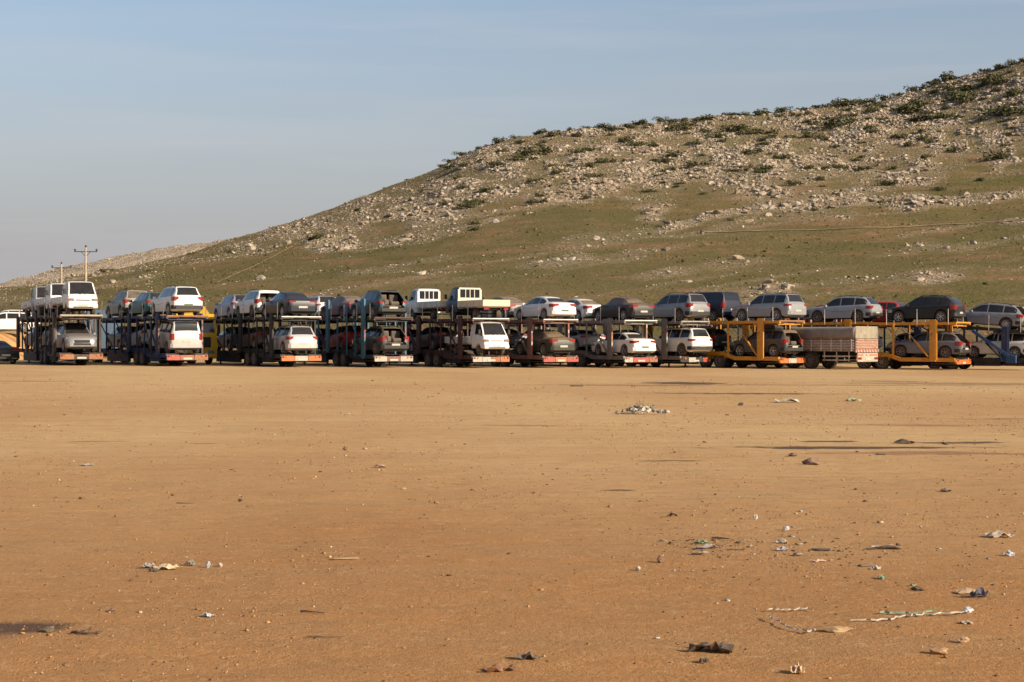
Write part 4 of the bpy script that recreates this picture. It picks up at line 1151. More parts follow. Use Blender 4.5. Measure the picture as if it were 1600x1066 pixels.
T2 = trailer(292, 92, 30, (st_blue, st_deck, st_blue), 'dark blue carrier trailer with a white off-roader above a silver van', rear_boards=[st_rust, st_rust, M_redm], rear_rail=st_rust, stripe=[st_rust, st_rust], skirt=st_blue, lattice=True)
car('suv', WHITE, 'white off-roader with a dark lower bumper above the silver van', slot(T2, 'u', 2.1), .2, plate=M_plateg)
car('hatch', TEAL, 'teal hatchback just ahead of the white off-roader on the blue trailer', slot(T2, 'u', 6.9, 2.52), .3)
car('suv', (.30, .27, .23), 'dusty beige off-roader at the front of the blue trailer top deck', slot(T2, 'u', 11.5), .9, glass_dust=True)
car('van', (.44, .43, .41), 'silver passenger van with red side lamps under the white off-roader', slot(T2, 'l', 2.5, 3.2), .35, .2)
car('hatch', (.42, .42, .42), 'white hatchback seen between the posts of the dark blue trailer, middle of the lower deck', slot(T2, 'l', 7.6, 2.5), .4)
car('hatch', (.30, .29, .28), 'pale hatchback at the front of the lower deck of the dark blue trailer', slot(T2, 'l', 12.0, 2.5), .5)

T3 = trailer(470, 92, 28, (st_black, st_deck, st_black), 'black carrier trailer with a dark saloon above a silver off-roader', rear_boards=[M_orange, M_white, M_orange], skirt=st_black, lattice=True)
car('sedan', (.018, .022, .03), 'dark blue grey saloon with red lamps on top of the black trailer', slot(T3, 'u', 2.1, 2.86), .08)
car('suv', WHITE, 'white off-roader with its tailgate missing on top of the black trailer', slot(T3, 'u', 7.3), .35, open_rear=True)
car('hatch', (.30, .34, .42), 'blue grey hatchback at the front of the black trailer top deck', slot(T3, 'u', 12.0, 2.52), .35)
car('suv', (.46, .44, .42), 'silver off-roader above the orange and white board of the black trailer', slot(T3, 'l', 1.9), .3, .2, dark_bumper=False)
car('sedan', (.14, .075, .07), 'dusty maroon saloon in the middle of the lower deck of the black trailer', slot(T3, 'l', 7.0, 2.86), .8)
car('hatch', DGREY, 'dark hatchback at the front of the lower deck of the black trailer', slot(T3, 'l', 11.8, 2.5), .5)

T4 = trailer(614, 93, 28, (st_black, st_deck, st_teal), 'carrier trailer with teal posts and two cars that lack tailgates', rear_boards=[M_white, st_redgrey, M_white], stripe=[M_redm, st_teal, M_redm], rear_rail=st_maroon, skirt=st_black, lattice=True, post_up=.95)
car('wagon', (.025, .055, .075), 'dark teal estate with an open empty boot on the teal-posted trailer', slot(T4, 'u', 2.3, 2.8), .45, open_rear=True)
car('sedan', (.12, .08, .12), 'dusty purple brown saloon ahead of the dark teal estate', slot(T4, 'u', 7.2, 2.86), .85, glass_dust=True)
car('hatch', (.66, .65, .63), 'white hatchback at the front of the teal-posted trailer top deck', slot(T4, 'u', 11.9, 2.52), .3)
car('wagon', (.055, .058, .062), 'grey estate without a tailgate on the lower deck of the teal-posted trailer', slot(T4, 'l', 2.0, 2.8), .75, open_rear=True)
car('hatch', RED, 'red hatchback in the middle of the lower deck of the teal-posted trailer', slot(T4, 'l', 7.2, 2.5), .4)
car('hatch', NAVY, 'navy hatchback at the front of the lower deck of the teal-posted trailer', slot(T4, 'l', 12, 2.5), .4)

T5 = trailer(766, 94, 29, (st_maroon, st_deck, st_maroon), 'maroon carrier trailer with a white truck facing the camera below', rear_boards=[M_orange, st_rust, M_white, M_white], rear_rail=M_chrome, skirt=st_black, lattice=True)
flatbed((.012, .022, .055), 'dark blue flatbed truck with cream barred cab back and cream bed', slot(T5, 'u', 1.7, 2.9), (.60, .52, .38), .3, True, (.62, .56, .44))
flatbed((.70, .68, .62), 'white flatbed truck with barred rear cab window ahead of the blue one', slot(T5, 'u', 7.3, 2.9), (.62, .57, .46), .3, True)
flatbed(WHITE, 'white flatbed truck facing the camera on the lower deck of the maroon trailer', slot(T5, 'l', 1.7, 2.9, True), dust=.2)
car('sedan', (.05, .03, .035), 'dark maroon saloon in the middle of the lower deck of the maroon trailer', slot(T5, 'l', 7.4, 2.86), .5)
car('hatch', (.42, .43, .45), 'silver hatchback at the front of the lower deck of the maroon trailer', slot(T5, 'l', 11.9, 2.5), .5)

T6 = trailer(875, 96, 30, (st_redgrey, st_deck, st_redgrey), 'reddish grey carrier trailer with a white saloon above a dusty brown one', rear_boards=[M_redm, M_orange, M_redm], stripe=[M_redm, M_white], skirt=st_black)
car('sedan', WHITE, 'white saloon with a green plate on top of the reddish grey trailer', slot(T6, 'u', 1.9, 2.86), .3, plate=M_plateg)
car('sedan', (.16, .14, .13), 'dusty grey brown saloon ahead of the white saloon on the reddish grey trailer', slot(T6, 'u', 7.0, 2.86), 1.0, glass_dust=True)
car('sedan', (.035, .04, .03), 'dark saloon coated in brown dust above the red marker board', slot(T6, 'l', 1.9, 2.86), 1.0, glass_dust=True)
car('sedan', (.05, .07, .10), 'dark blue saloon in the middle of the lower deck of the reddish grey trailer', slot(T6, 'l', 7.3, 2.86), .5)
car('hatch', (0.03, 0.03, 0.035), 'black hatchback at the front of the lower deck of the reddish grey trailer', slot(T6, 'l', 12.0, 2.5), .4)

T7 = trailer(1000, 97.5, 31, (st_grey, st_deck, st_grey), 'grey carrier trailer with a black saloon above a white one', rear_boards=[st_rust, M_redm, M_redm, M_white], stripe=[M_orange, M_white, M_orange], skirt=st_black)
car('sedan', (.02, .021, .023), 'black saloon with a dusty rear window on top of the grey trailer', slot(T7, 'u', 1.9, 2.86), .75, glass_dust=True)
car('sedan', (.66, .65, .62), 'white saloon ahead of the black saloon on the grey trailer', slot(T7, 'u', 7.0, 2.86), .5, glass_dust=True)
car('sedan', (.74, .71, .66), 'white saloon on the lower deck of the grey trailer, red marker board below', slot(T7, 'l', 1.85, 2.86), .25, plate=M_plateg)
car('sedan', (.32, .32, .34), 'silver saloon in the middle of the lower deck of the grey trailer', slot(T7, 'l', 7.2, 2.86), .35, .2)
car('hatch', (0.1, 0.1, 0.11), 'dark grey hatchback at the front of the lower deck of the grey trailer', slot(T7, 'l', 12.0, 2.5), .4)

T8 = trailer(1085, 100, 37, (st_grey, st_deck, st_grey), 'grey carrier trailer with a silver off-roader above a white one, beside the first yellow trailer', rear_boards=[M_redm, st_black, M_white, st_black], stripe=[M_white, M_black, M_white, M_redm], skirt=st_black)
car('suv', (.25, .25, .255), 'silver grey off-roader on top of the trailer beside the first yellow one', slot(T8, 'u', 1.8), .4, .3)
car('sedan', (.10, .13, .20), 'blue grey saloon peeping out ahead of the silver grey off-roader', slot(T8, 'u', 6.8, 2.86), .4)
car('suv', (.72, .69, .62), 'cream white off-roader on the lower deck below the silver grey off-roader', slot(T8, 'l', 1.6), .25)
car('sedan', (.30, .31, .31), 'grey saloon in the middle of the lower deck beside the first yellow trailer', slot(T8, 'l', 7.0, 2.86), .4)
car('hatch', (0.05, 0.035, 0.03), 'dark brown hatchback foremost on the lower deck beside the first yellow trailer', slot(T8, 'l', 12.0, 2.5), .4)

Y1 = trailer(1236, 98.5, 42, (st_yellow, st_deck, st_yellow), 'yellow carrier trailer left of the tarpaulined tipper truck', up=2.94, L=11.0, rear_boards=[M_orange, M_white, M_orange], rear_rail=st_rust)
car('suv', (.30, .30, .305), 'silver off-roader on the top deck of the yellow trailer left of the tipper', slot(Y1, 'u', 1.8), .25, .3, dark_bumper=False)
car('van', (.025, .028, .045), 'dark blue van ahead of the silver off-roader on the yellow trailer', slot(Y1, 'u', 7.2, 3.2), .3)
car('suv', (.07, .06, .05), 'dusty brown off-roader without tailgate on the lower deck of the yellow trailer', slot(Y1, 'l', 2.0), .8, open_rear=True)
car('hatch', (.02, .022, .024), 'black hatchback ahead of the dusty brown off-roader', slot(Y1, 'l', 7.3, 2.52), .4)

Y2 = trailer(1503, 98.9, 54, (st_yellow, st_deck, st_yellow), 'long yellow carrier trailer with a black estate on top, right of the tipper', up=2.92, L=14.6, rear_boards=[M_orange, M_orange, M_orange], rear_rail=st_yellow)
car('wagon', (.018, .019, .021), 'black estate on the top deck of the yellow trailer right of the tipper', slot(Y2, 'u', 2.4, 2.8), .3)
car('wagon', (.33, .33, .335), 'silver estate above the tipper truck', slot(Y2, 'u', 7.9, 2.8), .25, .3)
car('hatch', (.36, .36, .37), 'silver hatchback with its tail against the silver off-roader on the yellow decks', slot(Y2, 'u', 12.7, 2.5), .3, .3)
car('wagon', (.17, .17, .18), 'grey estate with its boot open on the lower deck right of the tipper', slot(Y2, 'l', 2.2, 2.8), .35, .2, open_rear=True)
car('sedan', (.68, .66, .64), 'white saloon half hidden behind the tipper tailboard', slot(Y2, 'l', 7.9, 2.86), .25)

T9 = trailer(1330, 111, 48, (st_brown, st_deck, st_brown), 'brown carrier trailer almost hidden behind the tipper with a red hatchback on top', up=2.85, skirt=st_black)
car('hatch', (.36, .02, .025), 'red hatchback glimpsed between the silver cars above the tipper', slot(T9, 'u', 2.1, 2.52), .25)

TE = trailer(1614, 100.5, 56, (st_black, st_deck, st_blue), L=12.4, label='dark carrier trailer with blue posts at the right edge of the row', up_prof=[(-.1, 2.42), (4.8, 2.80), (8, 2.9), (12.3, 2.86)], rear_boards=[M_orange, M_orange, M_redm], skirt=st_black)
car('wagon', (.26, .265, .28), 'silver grey estate without tailgate on the upper deck at the right edge', slot(TE, 'u', 2.9, 2.8), .3, .3, open_rear=True)
car('hatch', (.36, .02, .03), 'dark red hatchback showing between the silver estate and the black estate', slot(TE, 'u', 10.3, 2.52), .25)
car('suv', (.74, .71, .66), 'white off-roader with open tailgate on the lower deck at the right edge', slot(TE, 'l', 2.2), .3, open_rear=True)
car('hatch', (.52, .52, .52), 'silver hatchback nose to tail with the white off-roader at the right edge', slot(TE, 'l', 7.0, 2.5, True), .3, .3)
g = MB()   # the blue lifting arm of that trailer
g.tube((3.4, 1.42, 2.5), (.9, 1.42, .75), .13, 4); g.tube((1.8, 1.42, 1.45), (1.5, 1.42, .55), .07, 8); g.box(.6, 1.25, 1.36, 1.52, .45, .95, bev=.03)
g.obj('lifting_arm', surf('bright_blue_steel', (0.012, 0.055, 0.15), .5, 0, .2, 3, .25, side=.06, rust=.25), TE.root)

# ------------------------------------------------------------------ tractor units
def tractor(col, label, M, name='tractor_unit', H=3.3):
    root = empty(name, (0, 0, 0)); tag(root, label, 'truck')
    mc = paint(col, .4)
    pf = [(0, .95), (0, H - .25), (.25, H), (1.55, H), (1.85, H - .35), (2.12, 1.9), (2.2, 1.05), (2.15, .55), (1.7, .5), (1.6, .85), (1.45, 1.12), (1.1, 1.2), (.75, 1.12), (.6, .85), (.5, .62), (.1, .62)]
    b = MB(); b.prism_xz(pf, -1.22, 1.22); b.obj('cab', mc, root)
    w = MB(); w.add([(1.875, -1.08, H - .42), (1.875, 1.08, H - .42), (2.125, 1.08, 1.98), (2.125, -1.08, 1.98), (1.80, -1.08, H - .42), (1.80, 1.08, H - .42), (2.05, 1.08, 1.98), (2.05, -1.08, 1.98)],
                    [(0, 1, 2, 3), (7, 6, 5, 4), (0, 4, 5, 1), (1, 5, 6, 2), (2, 6, 7, 3), (3, 7, 4, 0)]); w.obj('windshield', M_glass, root)
    for sd in (1, -1):
        a, c_ = sorted((sd * 1.20, sd * 1.232)); w = MB(); w.prism_xz([(.95, 1.85), (.95, H - .5), (1.62, H - .5), (1.92, 1.85)], a, c_); w.obj('side_window', M_glass, root)
        a, c_ = sorted((sd * 1.226, sd * 1.245)); w = MB(); w.box(.98, 1.16, a, c_, 1.62, 1.67); w.obj('door_handle', M_black, root)
        a, c_ = sorted((sd * 1.28, sd * 1.48)); w = MB(); w.box(1.95, 2.05, a, c_, 1.9, 2.5, bev=.03); w.tube((2.0, sd * 1.2, 2.5), (2.0, sd * 1.4, 2.45), .02); w.obj('mirror', M_black, root)
        a, c_ = sorted((sd * .6, sd * 1.05)); w = MB(); w.box(2.12, 2.225, a, c_, .68, .88, bev=.02); w.obj('headlight', M_head, root)
        a, c_ = sorted((sd * .85, sd * 1.2)); w = MB(); w.tube((-1.0, sd * 1.0, .62), (-.1, sd * 1.0, .62), .28, 14); w.obj('fuel_tank', M_chrome, root)
    w = MB(); w.box(2.05, 2.23, -.8, .8, 1.05, 1.7, bev=.02); [w.box(2.22, 2.245, -.75, .75, 1.12 + k * .13, 1.16 + k * .13) for k in range(4)]; w.obj('grille', M_black, root)
    w = MB(); w.box(1.95, 2.28, -1.2, 1.2, .40, .64, bev=.05); w.obj('front_bumper', mc, root)
    w = MB(); w.box(1.80, 2.15, -1.1, 1.1, H - .40, H - .34); w.obj('sun_visor', M_black, root)
    w = MB(); w.prism_xz([(.1, H + .01), (.1, H + .55), (.5, H + .50), (1.5, H + .01)], -.95, .95); w.obj('wind_deflector', mc, root)
    w = MB(); [w.box(-3.4, 1.8, y - .06, y + .06, .62, .85) for y in (-.4, .4)]; w.box(-2.6, -1.6, -.6, .6, .86, .98); w.box(-.2, 1.4, -.4, .4, .5, .84); w.obj('chassis', M_under, root)
    w = MB(); w.tube((-.15, .9, .9), (-.15, .9, H + .2), .08, 10); w.obj('exhaust', M_chrome, root)
    add_wheels(root, [(1.1, 1.02), (1.1, -1.02)], .5, .3, M_steelrim, 8)
    add_wheels(root, [(-2.1, .92), (-2.1, -.92)], .5, .5, M_steelrim, 8)
    return place(root, M)
tractor(SKYB, 'pale blue tractor unit coupled to the dark blue trailer', T2.M @ Matrix.Translation((17.4, 0, 0)), H=3.0)
xw = at(293, 101.5)
tractor((.62, .33, .015), 'yellow truck cab standing behind the gap beside the silver van', Matrix.Translation((xw, 101.5, gz1(xw, 101.5))) @ Matrix.Rotation(R(90 + 29 + 180), 4, 'Z'), 'yellow_truck', H=3.15)

# ------------------------------------------------------------------ tipper truck under a tarpaulin
def tipper():
    d = 98.2; x0 = at(1354, d); th = 44
    root = empty('tipper_truck', (x0, d, gz1(x0, d)), R(90 + th))
    tag(root, 'dusty tipper truck with grey tarpaulin between the two yellow trailers', 'truck')
    m_body = surf('tipper_steel', (0.33, 0.26, 0.21), .7, .1, .2, 3, .6, rust=.35); m_rib = surf('tipper_ribs', (0.52, 0.46, 0.40), .65, .1, .2, 4, .4, rust=.3)
    m_tarp = surf('tarpaulin', (0.25, 0.225, 0.21), .8, 0, .2, 1.2, .6)
    m_back = surf('tailboard_paint', (0.36, 0.21, 0.155), .6, 0, .2, 3, .5, rust=.4)
    Lb = 5.8
    b = MB(); b.box(.06, Lb, -1.2, 1.2, 1.12, 1.24); b.obj('bed_floor', m_body, root)
    for sd in (1, -1):
        a, c_ = sorted((sd * 1.16, sd * 1.22)); b = MB(); b.box(.08, Lb, a, c_, 1.245, 1.82); so_ = b.obj('side_wall', m_body, root)
        a, c_ = sorted((sd * 1.222, sd * 1.29))
        for k in range(8):
            x = .25 + k * .74; q = MB(); q.box(x - .045, x + .045, a, c_, 1.14, 1.86, bev=.01); q.obj('side_rib', m_rib, so_)
        a, c_ = sorted((sd * 1.222, sd * 1.26))
        for z in (1.30, 1.46, 1.62, 1.78):
            q = MB(); q.box(.1, Lb - .02, a, c_, z - .022, z + .022); q.obj('side_slat', m_rib, so_)
    # tarpaulin draped over the load, hanging over the side tops
    nx, ny = 40, 17; V = []; Fc = []
    r_ = np.random.default_rng(3)
    for i in range(nx + 1):
        x = .02 + (Lb - .04) * i / nx
        for j in range(ny + 1):
            s = -1 + 2 * j / ny
            y = 1.30 * np.sign(s) * min(1, abs(s) * 1.22)
            e = max(0, (abs(s) - .82) / .18)
            z = 2.62 - .10 * abs(s) ** 3 - e * .62 + .05 * (vnoise(np.array([x * 1.6]), np.array([s * 4 + 9]), 8)[0] - .5)
            if e > 0: y = np.sign(s) * (1.30 + .03 * math.sin(x * 5.5 + 1.2) * e); z += .04 * math.sin(x * 3.1) * e + .06 * vnoise(np.array([x * 3]), np.array([4.0]), 2)[0]
            V.append((x, y, z))
    for i in range(nx):
        for j in range(ny):
            Fc.append((i * (ny + 1) + j, (i + 1) * (ny + 1) + j, (i + 1) * (ny + 1) + j + 1, i * (ny + 1) + j + 1))
    me = mesh('tarpaulin', V, Fc, (m_tarp,), 0); o = link('tarpaulin', me, root); md = o.modifiers.new('t', 'SOLIDIFY'); md.thickness = .03
    b = MB(); b.box(.1, Lb - .05, -1.15, 1.15, 1.25, 2.50); b.obj('load', m_body, root)
    # tailboard: dusty upper flap, ribbed lower board, striped sill, lamp bar
    b = MB(); b.box(-.02, .055, -1.2, 1.2, 1.9, 2.66, bev=.03); b.obj('upper_tailboard', surf('dusty_flap', (0.27, 0.235, 0.175), .8, 0, .2, 2.5, .5), root)
    b = MB(); b.box(-.03, .05, -1.2, 1.2, 1.26, 1.885); tb = b.obj('tailboard', m_back, root)
    for z in (1.34, 1.50, 1.66, 1.82): q = MB(); q.box(-.075, -.032, -1.16, 1.16, z - .03, z + .03); q.obj('tailboard_rib', m_back, tb)
    b = MB(); b.box(-.06, .02, -1.23, 1.23, 1.06, 1.24); sl_ = b.obj('striped_sill', M_white, root)
    for k in range(8): q = MB(); y = -1.2 + k * .31; q.add([(-.066, y, 1.07), (-.066, y + .15, 1.07), (-.066, y + .24, 1.23), (-.066, y + .09, 1.23), (-.05, y, 1.07), (-.05, y + .15, 1.07), (-.05, y + .24, 1.23), (-.05, y + .09, 1.23)], [(3, 2, 1, 0), (4, 5, 6, 7), (0, 1, 5, 4), (1, 2, 6, 5), (2, 3, 7, 6), (3, 0, 4, 7)]); q.obj('stripe', M_redm, sl_)
    b = MB(); b.box(-.10, -.03, -1.1, 1.1, .48, 1.02, bev=.02); lb = b.obj('lamp_bar', M_white, root)
    for y in (-.98, -.78, .78, .98): q = MB(); q.box(-.125, -.102, y - .09, y + .09, .62, .76, bev=.008); q.obj('tail_lamp', M_tail, lb)
    q = MB(); q.box(-.122, -.102, -.28, .28, .58, .72); q.obj('number_plate', M_plate, lb)
    q = MB(); [q.box(-.118, -.102, -1.0 + k * .22, -.84 + k * .22, .86, .94) for k in range(10) if k not in (4, 6)]; q.obj('reflector', M_orange, lb)
    b = MB(); [b.box(.1, 7.8, y - .07, y + .07, .86, 1.1) for y in (-.42, .42)]; [b.box(x - .08, x + .08, -.95, .95, .5, .64) for x in (3.4, 4.75, 7.25)]; b.obj('chassis', M_under, root)
    for sd in (1, -1):
        b = MB(); y = sd * 1.12
        for z in (.58, .82): b.box(.45, 2.45, y - .02, y + .02, z - .04, z + .04)
        for x in (.55, 1.45, 2.35): b.box(x - .03, x + .03, y - .05 * sd - .02, y - .05 * sd + .02, .5, 1.11)
        b.obj('side_guard', m_rib, root)
        for x in (3.4, 4.75):
            a, c_ = sorted((sd * .8, sd * 1.24)); b = MB(); pts = [(x + .66 * math.cos(t), .55 + .66 * math.sin(t)) for t in np.linspace(R(-8), R(150), 10)]
            b.prism_xz(pts + [(x + .63 * math.cos(t), .55 + .63 * math.sin(t)) for t in np.linspace(R(150), R(-8), 10)], a, c_) 
            b.obj('mudguard', M_black, root)
    add_wheels(root, [(x, y) for x in (3.4, 4.75) for y in (.98, -.98)], .55, .36, M_steelrim, 10)
    # cab at the front, mostly behind the neighbouring trailer
    mc = paint((.05, .055, .06), .3)
    b = MB(); b.prism_xz([(6.0, .8), (6.0, 2.7), (6.2, 2.85), (7.6, 2.85), (7.95, 1.85), (8.0, .55), (7.75, .5), (7.65, 1.0), (6.85, 1.1), (6.5, .7)], -1.2, 1.2); b.obj('cab', mc, root)
    for sd in (1, -1):
        a, c_ = sorted((sd * 1.19, sd * 1.215)); b = MB(); b.prism_xz([(6.7, 1.8), (6.7, 2.55), (7.5, 2.55), (7.75, 1.8)], a, c_); b.obj('side_window', M_glass, root)
    b = MB(); b.add([(7.66, -1.05, 2.7), (7.66, 1.05, 2.7), (7.955, 1.05, 1.9), (7.955, -1.05, 1.9), (7.6, -1.05, 2.7), (7.6, 1.05, 2.7), (7.9, 1.05, 1.9), (7.9, -1.05, 1.9)], [(0, 1, 2, 3), (7, 6, 5, 4), (0, 4, 5, 1), (1, 5, 6, 2), (2, 6, 7, 3), (3, 7, 4, 0)]); b.obj('windshield', M_glass, root)
    add_wheels(root, [(7.25, .98), (7.25, -.98)], .5, .32, M_steelrim, 10)
tipper()

# ------------------------------------------------------------------ left edge: earth mound with parked cars, poles
mxg = np.linspace(-62, -33.5, 60); myg = np.linspace(104, 150, 60)
X, Y = np.meshgrid(mxg, myg)
hm = 2.3 * sstep(106, 113.5, Y) * (1 - sstep(138, 149, Y)) * (1 - sstep(-38.5, -34.5, X)) * sstep(-61.5, -54, X)
Z = -.25 + gz(X, Y) + hm * (.82 + .35 * fbm(X / 5, Y / 5, 71, 3)) + .5 * (fbm(X / 1.6, Y / 1.6, 73, 3) - .5) * sstep(.2, 1.2, hm) * (1 - .8 * sstep(116, 119, Y))
V = np.stack([X, Y, Z], -1).reshape(-1, 3); nx_, ny_ = 60, 60
I = (np.arange(ny_ - 1)[:, None] * nx_ + np.arange(nx_ - 1)[None]).ravel()
me = fast_mesh('earth_mound', V, np.stack([I, I + 1, I + nx_ + 1, I + nx_], 1)); me.polygons.foreach_set('use_smooth', [True] * len(me.polygons))
me.materials.append(surf('mound_earth', (0.44, 0.24, 0.10), 1, 0, .35, .7, spec=.05))
tag(link('earth_mound', me), 'bank of orange earth at the left edge behind the leftmost trailer', kind='structure')
def mz(x, y):
    i = int(np.argmin(abs(mxg - x))); j = int(np.argmin(abs(myg - y))); return float(Z[j, i])
x = at(8, 121); car('hatch', WHITE, 'white hatchback parked on the earth bank at the left edge', Matrix.Translation((x, 121, mz(x, 121) + .05)) @ Matrix.Rotation(R(200), 4, 'Z'), .3)
x = at(14, 128); car('suv', (.6, .6, .6), 'pale off-roader parked farther back on the earth bank', Matrix.Translation((x, 128, mz(x, 128) + .05)) @ Matrix.Rotation(R(175), 4, 'Z'), .4)
x = at(-14, 96.5); car('sedan', (.02, .02, .022), 'black saloon on the ground cut off by the left edge', Matrix.Translation((x, 96.5, gz1(x, 96.5))) @ Matrix.Rotation(R(128), 4, 'Z'), .3)
for nm in ('hatchback_car', 'suv_car', 'sedan_car'): pass

m_pole = surf('concrete_pole', (0.42, 0.34, 0.25), .9, 0, .15, 2)
def pole(px, d, top_py, arm, lab):
    x = at(px, d); zt = CZ + (HY - top_py) / F * d
    zb = min(float(hill(np.array([x]), np.array([d]))[0]) if d > YF else 0, 3.0) - .3
    root = empty('power_pole', (x, d, zb)); tag(root, lab, 'pole', 'power poles on the left')
    H = zt - zb
    g = MB(); g.tube((0, 0, 0), (0, 0, H), .16, 10, .10); g.obj('pole', m_pole, root)
    g = MB(); g.box(-arm, arm, -.05, .05, H - .48, H - .40); g.tube((-.5, 0, H - .45), (0, 0, H - 1.0), .03, 6); g.tube((.5, 0, H - .45), (0, 0, H - 1.0), .03, 6); ao = g.obj('cross_arm', M_black, root)
    for q in (-arm + .06, 0, arm - .06):
        g = MB(); z = H - .40 if q else H
        g.tube((q, 0, z), (q, 0, z + .12), .06, 8); g.tube((q, 0, z + .12), (q, 0, z + .18), .17, 10, .12); g.tube((q, 0, z + .18), (q, 0, z + .26), .10, 10, .06); g.obj('insulator', surf('insulator', (.05, .035, .03), .35), ao)
pole(134, 172, 387, 1.22, 'tall concrete power pole above the leftmost white flatbed truck')
pole(96, 196, 413, 1.2, 'shorter looking power pole farther back at the far left')

# ------------------------------------------------------------------ gravel and litter on the yard
SOIL = [(0, (0.15, 0.08, 0.045)), (.2, (0.32, 0.175, 0.08)), (.7, (0.50, 0.29, 0.13)), (.95, (0.58, 0.39, 0.22)), (1, (0.64, 0.54, 0.43))]
m_peb = tone_mat('gravel_stones', SOIL, 30, 0.25)
N = 110000
yy = 6.2 * (58 / 6.2) ** rng.random(N); xx = at(rng.uniform(-90, 1690, N), yy)
cl = fbm(xx * .55, yy * .35, 201, 4)
kp = rng.random(N) < (.10 + 1.5 * sstep(.44, .72, cl)) * (0.35 + .65 * sstep(0.38, .6, fbm(xx * .08 + 3, yy * .06, 207, 3)) * (1 - .0 * yy))
xx, yy = xx[kp], yy[kp]
sz = 0.0048 * (yy / 7) ** .6 * (1 - rng.random(len(xx))) ** (-.32); sz = np.minimum(sz, .026 * (yy / 7) ** .5)
scatter('gravel', np.stack([xx, yy, gz(xx, yy)], 1), sz, .4 + .4 * rng.random(len(xx)), m_peb, bpy.data.objects['ground'], rng.random(len(xx)) ** 1.1)
N = 3600
yy = 6.2 * (70 / 6.2) ** rng.random(N); xx = at(rng.uniform(-90, 1690, N), yy)
kp = rng.random(N) < .25 + .9 * sstep(.45, .68, fbm(xx * .4 + 7, yy * .25, 231, 3)); xx, yy = xx[kp], yy[kp]
sz = .011 * (yy / 7) ** .66 * (1 - rng.random(len(xx))) ** (-.30); sz = np.minimum(sz, .045 * (yy / 7) ** .55)
CLOD = [(0, (0.12, 0.07, 0.04)), (.35, (0.30, 0.165, 0.075)), (.9, (0.48, 0.28, 0.13)), (1, (0.60, 0.48, 0.34))]
scatter('earth_clods', np.stack([xx, yy, gz(xx, yy)], 1), sz, .25 + .3 * rng.random(len(xx)), tone_mat('earth_clods', CLOD, 22, .3), bpy.data.objects['ground'], rng.random(len(xx)))

# trail of torn scraps and chips at the right
N = 420
ut = np.concatenate([rng.normal(1110, 38, 90), rng.uniform(1080, 1420, 170), rng.uniform(1000, 1620, 160)]); vt = np.concatenate([rng.normal(851, 7, 90), rng.normal(858, 10, 170), rng.uniform(790, 1010, 160)])
gp = np.array([ground_at(float(a), float(b)) for a, b in zip(ut, vt)])
SCRAP = [(0, (0.05, 0.035, 0.025)), (.35, (0.17, 0.10, 0.055)), (.6, (0.30, 0.21, 0.13)), (.8, (0.36, 0.34, 0.32)), (.93, (0.58, 0.52, 0.44)), (1, (0.16, 0.28, 0.18))]
scatter('litter_fragments', np.stack([gp[:, 0], gp[:, 1], gz(gp[:, 0], gp[:, 1])], 1), .017 * (1 - rng.random(N)) ** -.33, .12 + .25 * rng.random(N), tone_mat('litter_fragments', SCRAP, 25, .2), bpy.data.objects['ground'], rng.random(N), sink=.1)

_mats = {}
def lm(col, rough=.8, var=.2, dust=.25):
    if col not in _mats: _mats[col] = surf('litter', tuple(x * .85 for x in col), rough, 0, .3, 9, .55, side=.3)
    return _mats[col]

def crumple(w, d, h, seed, fold=1.0):
    r_ = np.random.default_rng(seed); nx, ny = 9, 6; V = []; Fq = []
    ox, oy = r_.random(2) * 50
    edge = lambda a: 1 + .22 * (vnoise(np.array([a * 3 + ox]), np.array([oy]), seed)[0] - .5)
    for i in range(nx):
        for j in range(ny):
            a, b = i / (nx - 1) * 2 - 1, j / (ny - 1) * 2 - 1
            k = edge(a * 2 + b)
            z = h * abs(vnoise(np.array([a * 1.7 * fold + ox]), np.array([b * 1.5 * fold + oy]), seed)[0] - .42) * 2.0 * (1 - .4 * abs(a)) 
            V.append((a * w / 2 * k + .05 * w * (r_.random() - .5), b * d / 2 * k, z + .004))
    n_ = len(V); V += [(x, y, z - .004) for x, y, z in V]
    for i in range(nx - 1):
        for j in range(ny - 1):
            q = (i * ny + j, (i + 1) * ny + j, (i + 1) * ny + j + 1, i * ny + j + 1); Fq.append(q); Fq.append(tuple(n_ + t for t in reversed(q)))
    for i in range(nx - 1):
        for j in (0, ny - 1): Fq.append((i * ny + j, (i + 1) * ny + j, n_ + (i + 1) * ny + j, n_ + i * ny + j))
    for j in range(ny - 1):
        for i in (0, nx - 1): Fq.append((i * ny + j, i * ny + j + 1, n_ + i * ny + j + 1, n_ + i * ny + j))
    m = MB(); m.add(V, Fq); return m

def lump(w, d, h, seed, sub=2, rough=.45):
    b_ = bmesh.new(); bmesh.ops.create_icosphere(b_, subdivisions=sub, radius=.5); r_ = np.random.default_rng(seed)
    dirs = r_.normal(size=(9, 3)); dirs /= np.linalg.norm(dirs, axis=1)[:, None]
    V = []
    for q in b_.verts:
        c_ = np.array(q.co)
        for dr in dirs:
            e = c_ @ dr - .33
            if e > 0: c_ = c_ - dr * e * .8
        k = 1 + rough * (r_.random() - .5)
        V.append((c_[0] * w * k, c_[1] * d * k, max(c_[2] * h * k + h * .32, -.02)))
    Fq = [tuple(v.index for v in f.verts) for f in b_.faces]; b_.free()
    m = MB(); m.add(V, Fq); return m

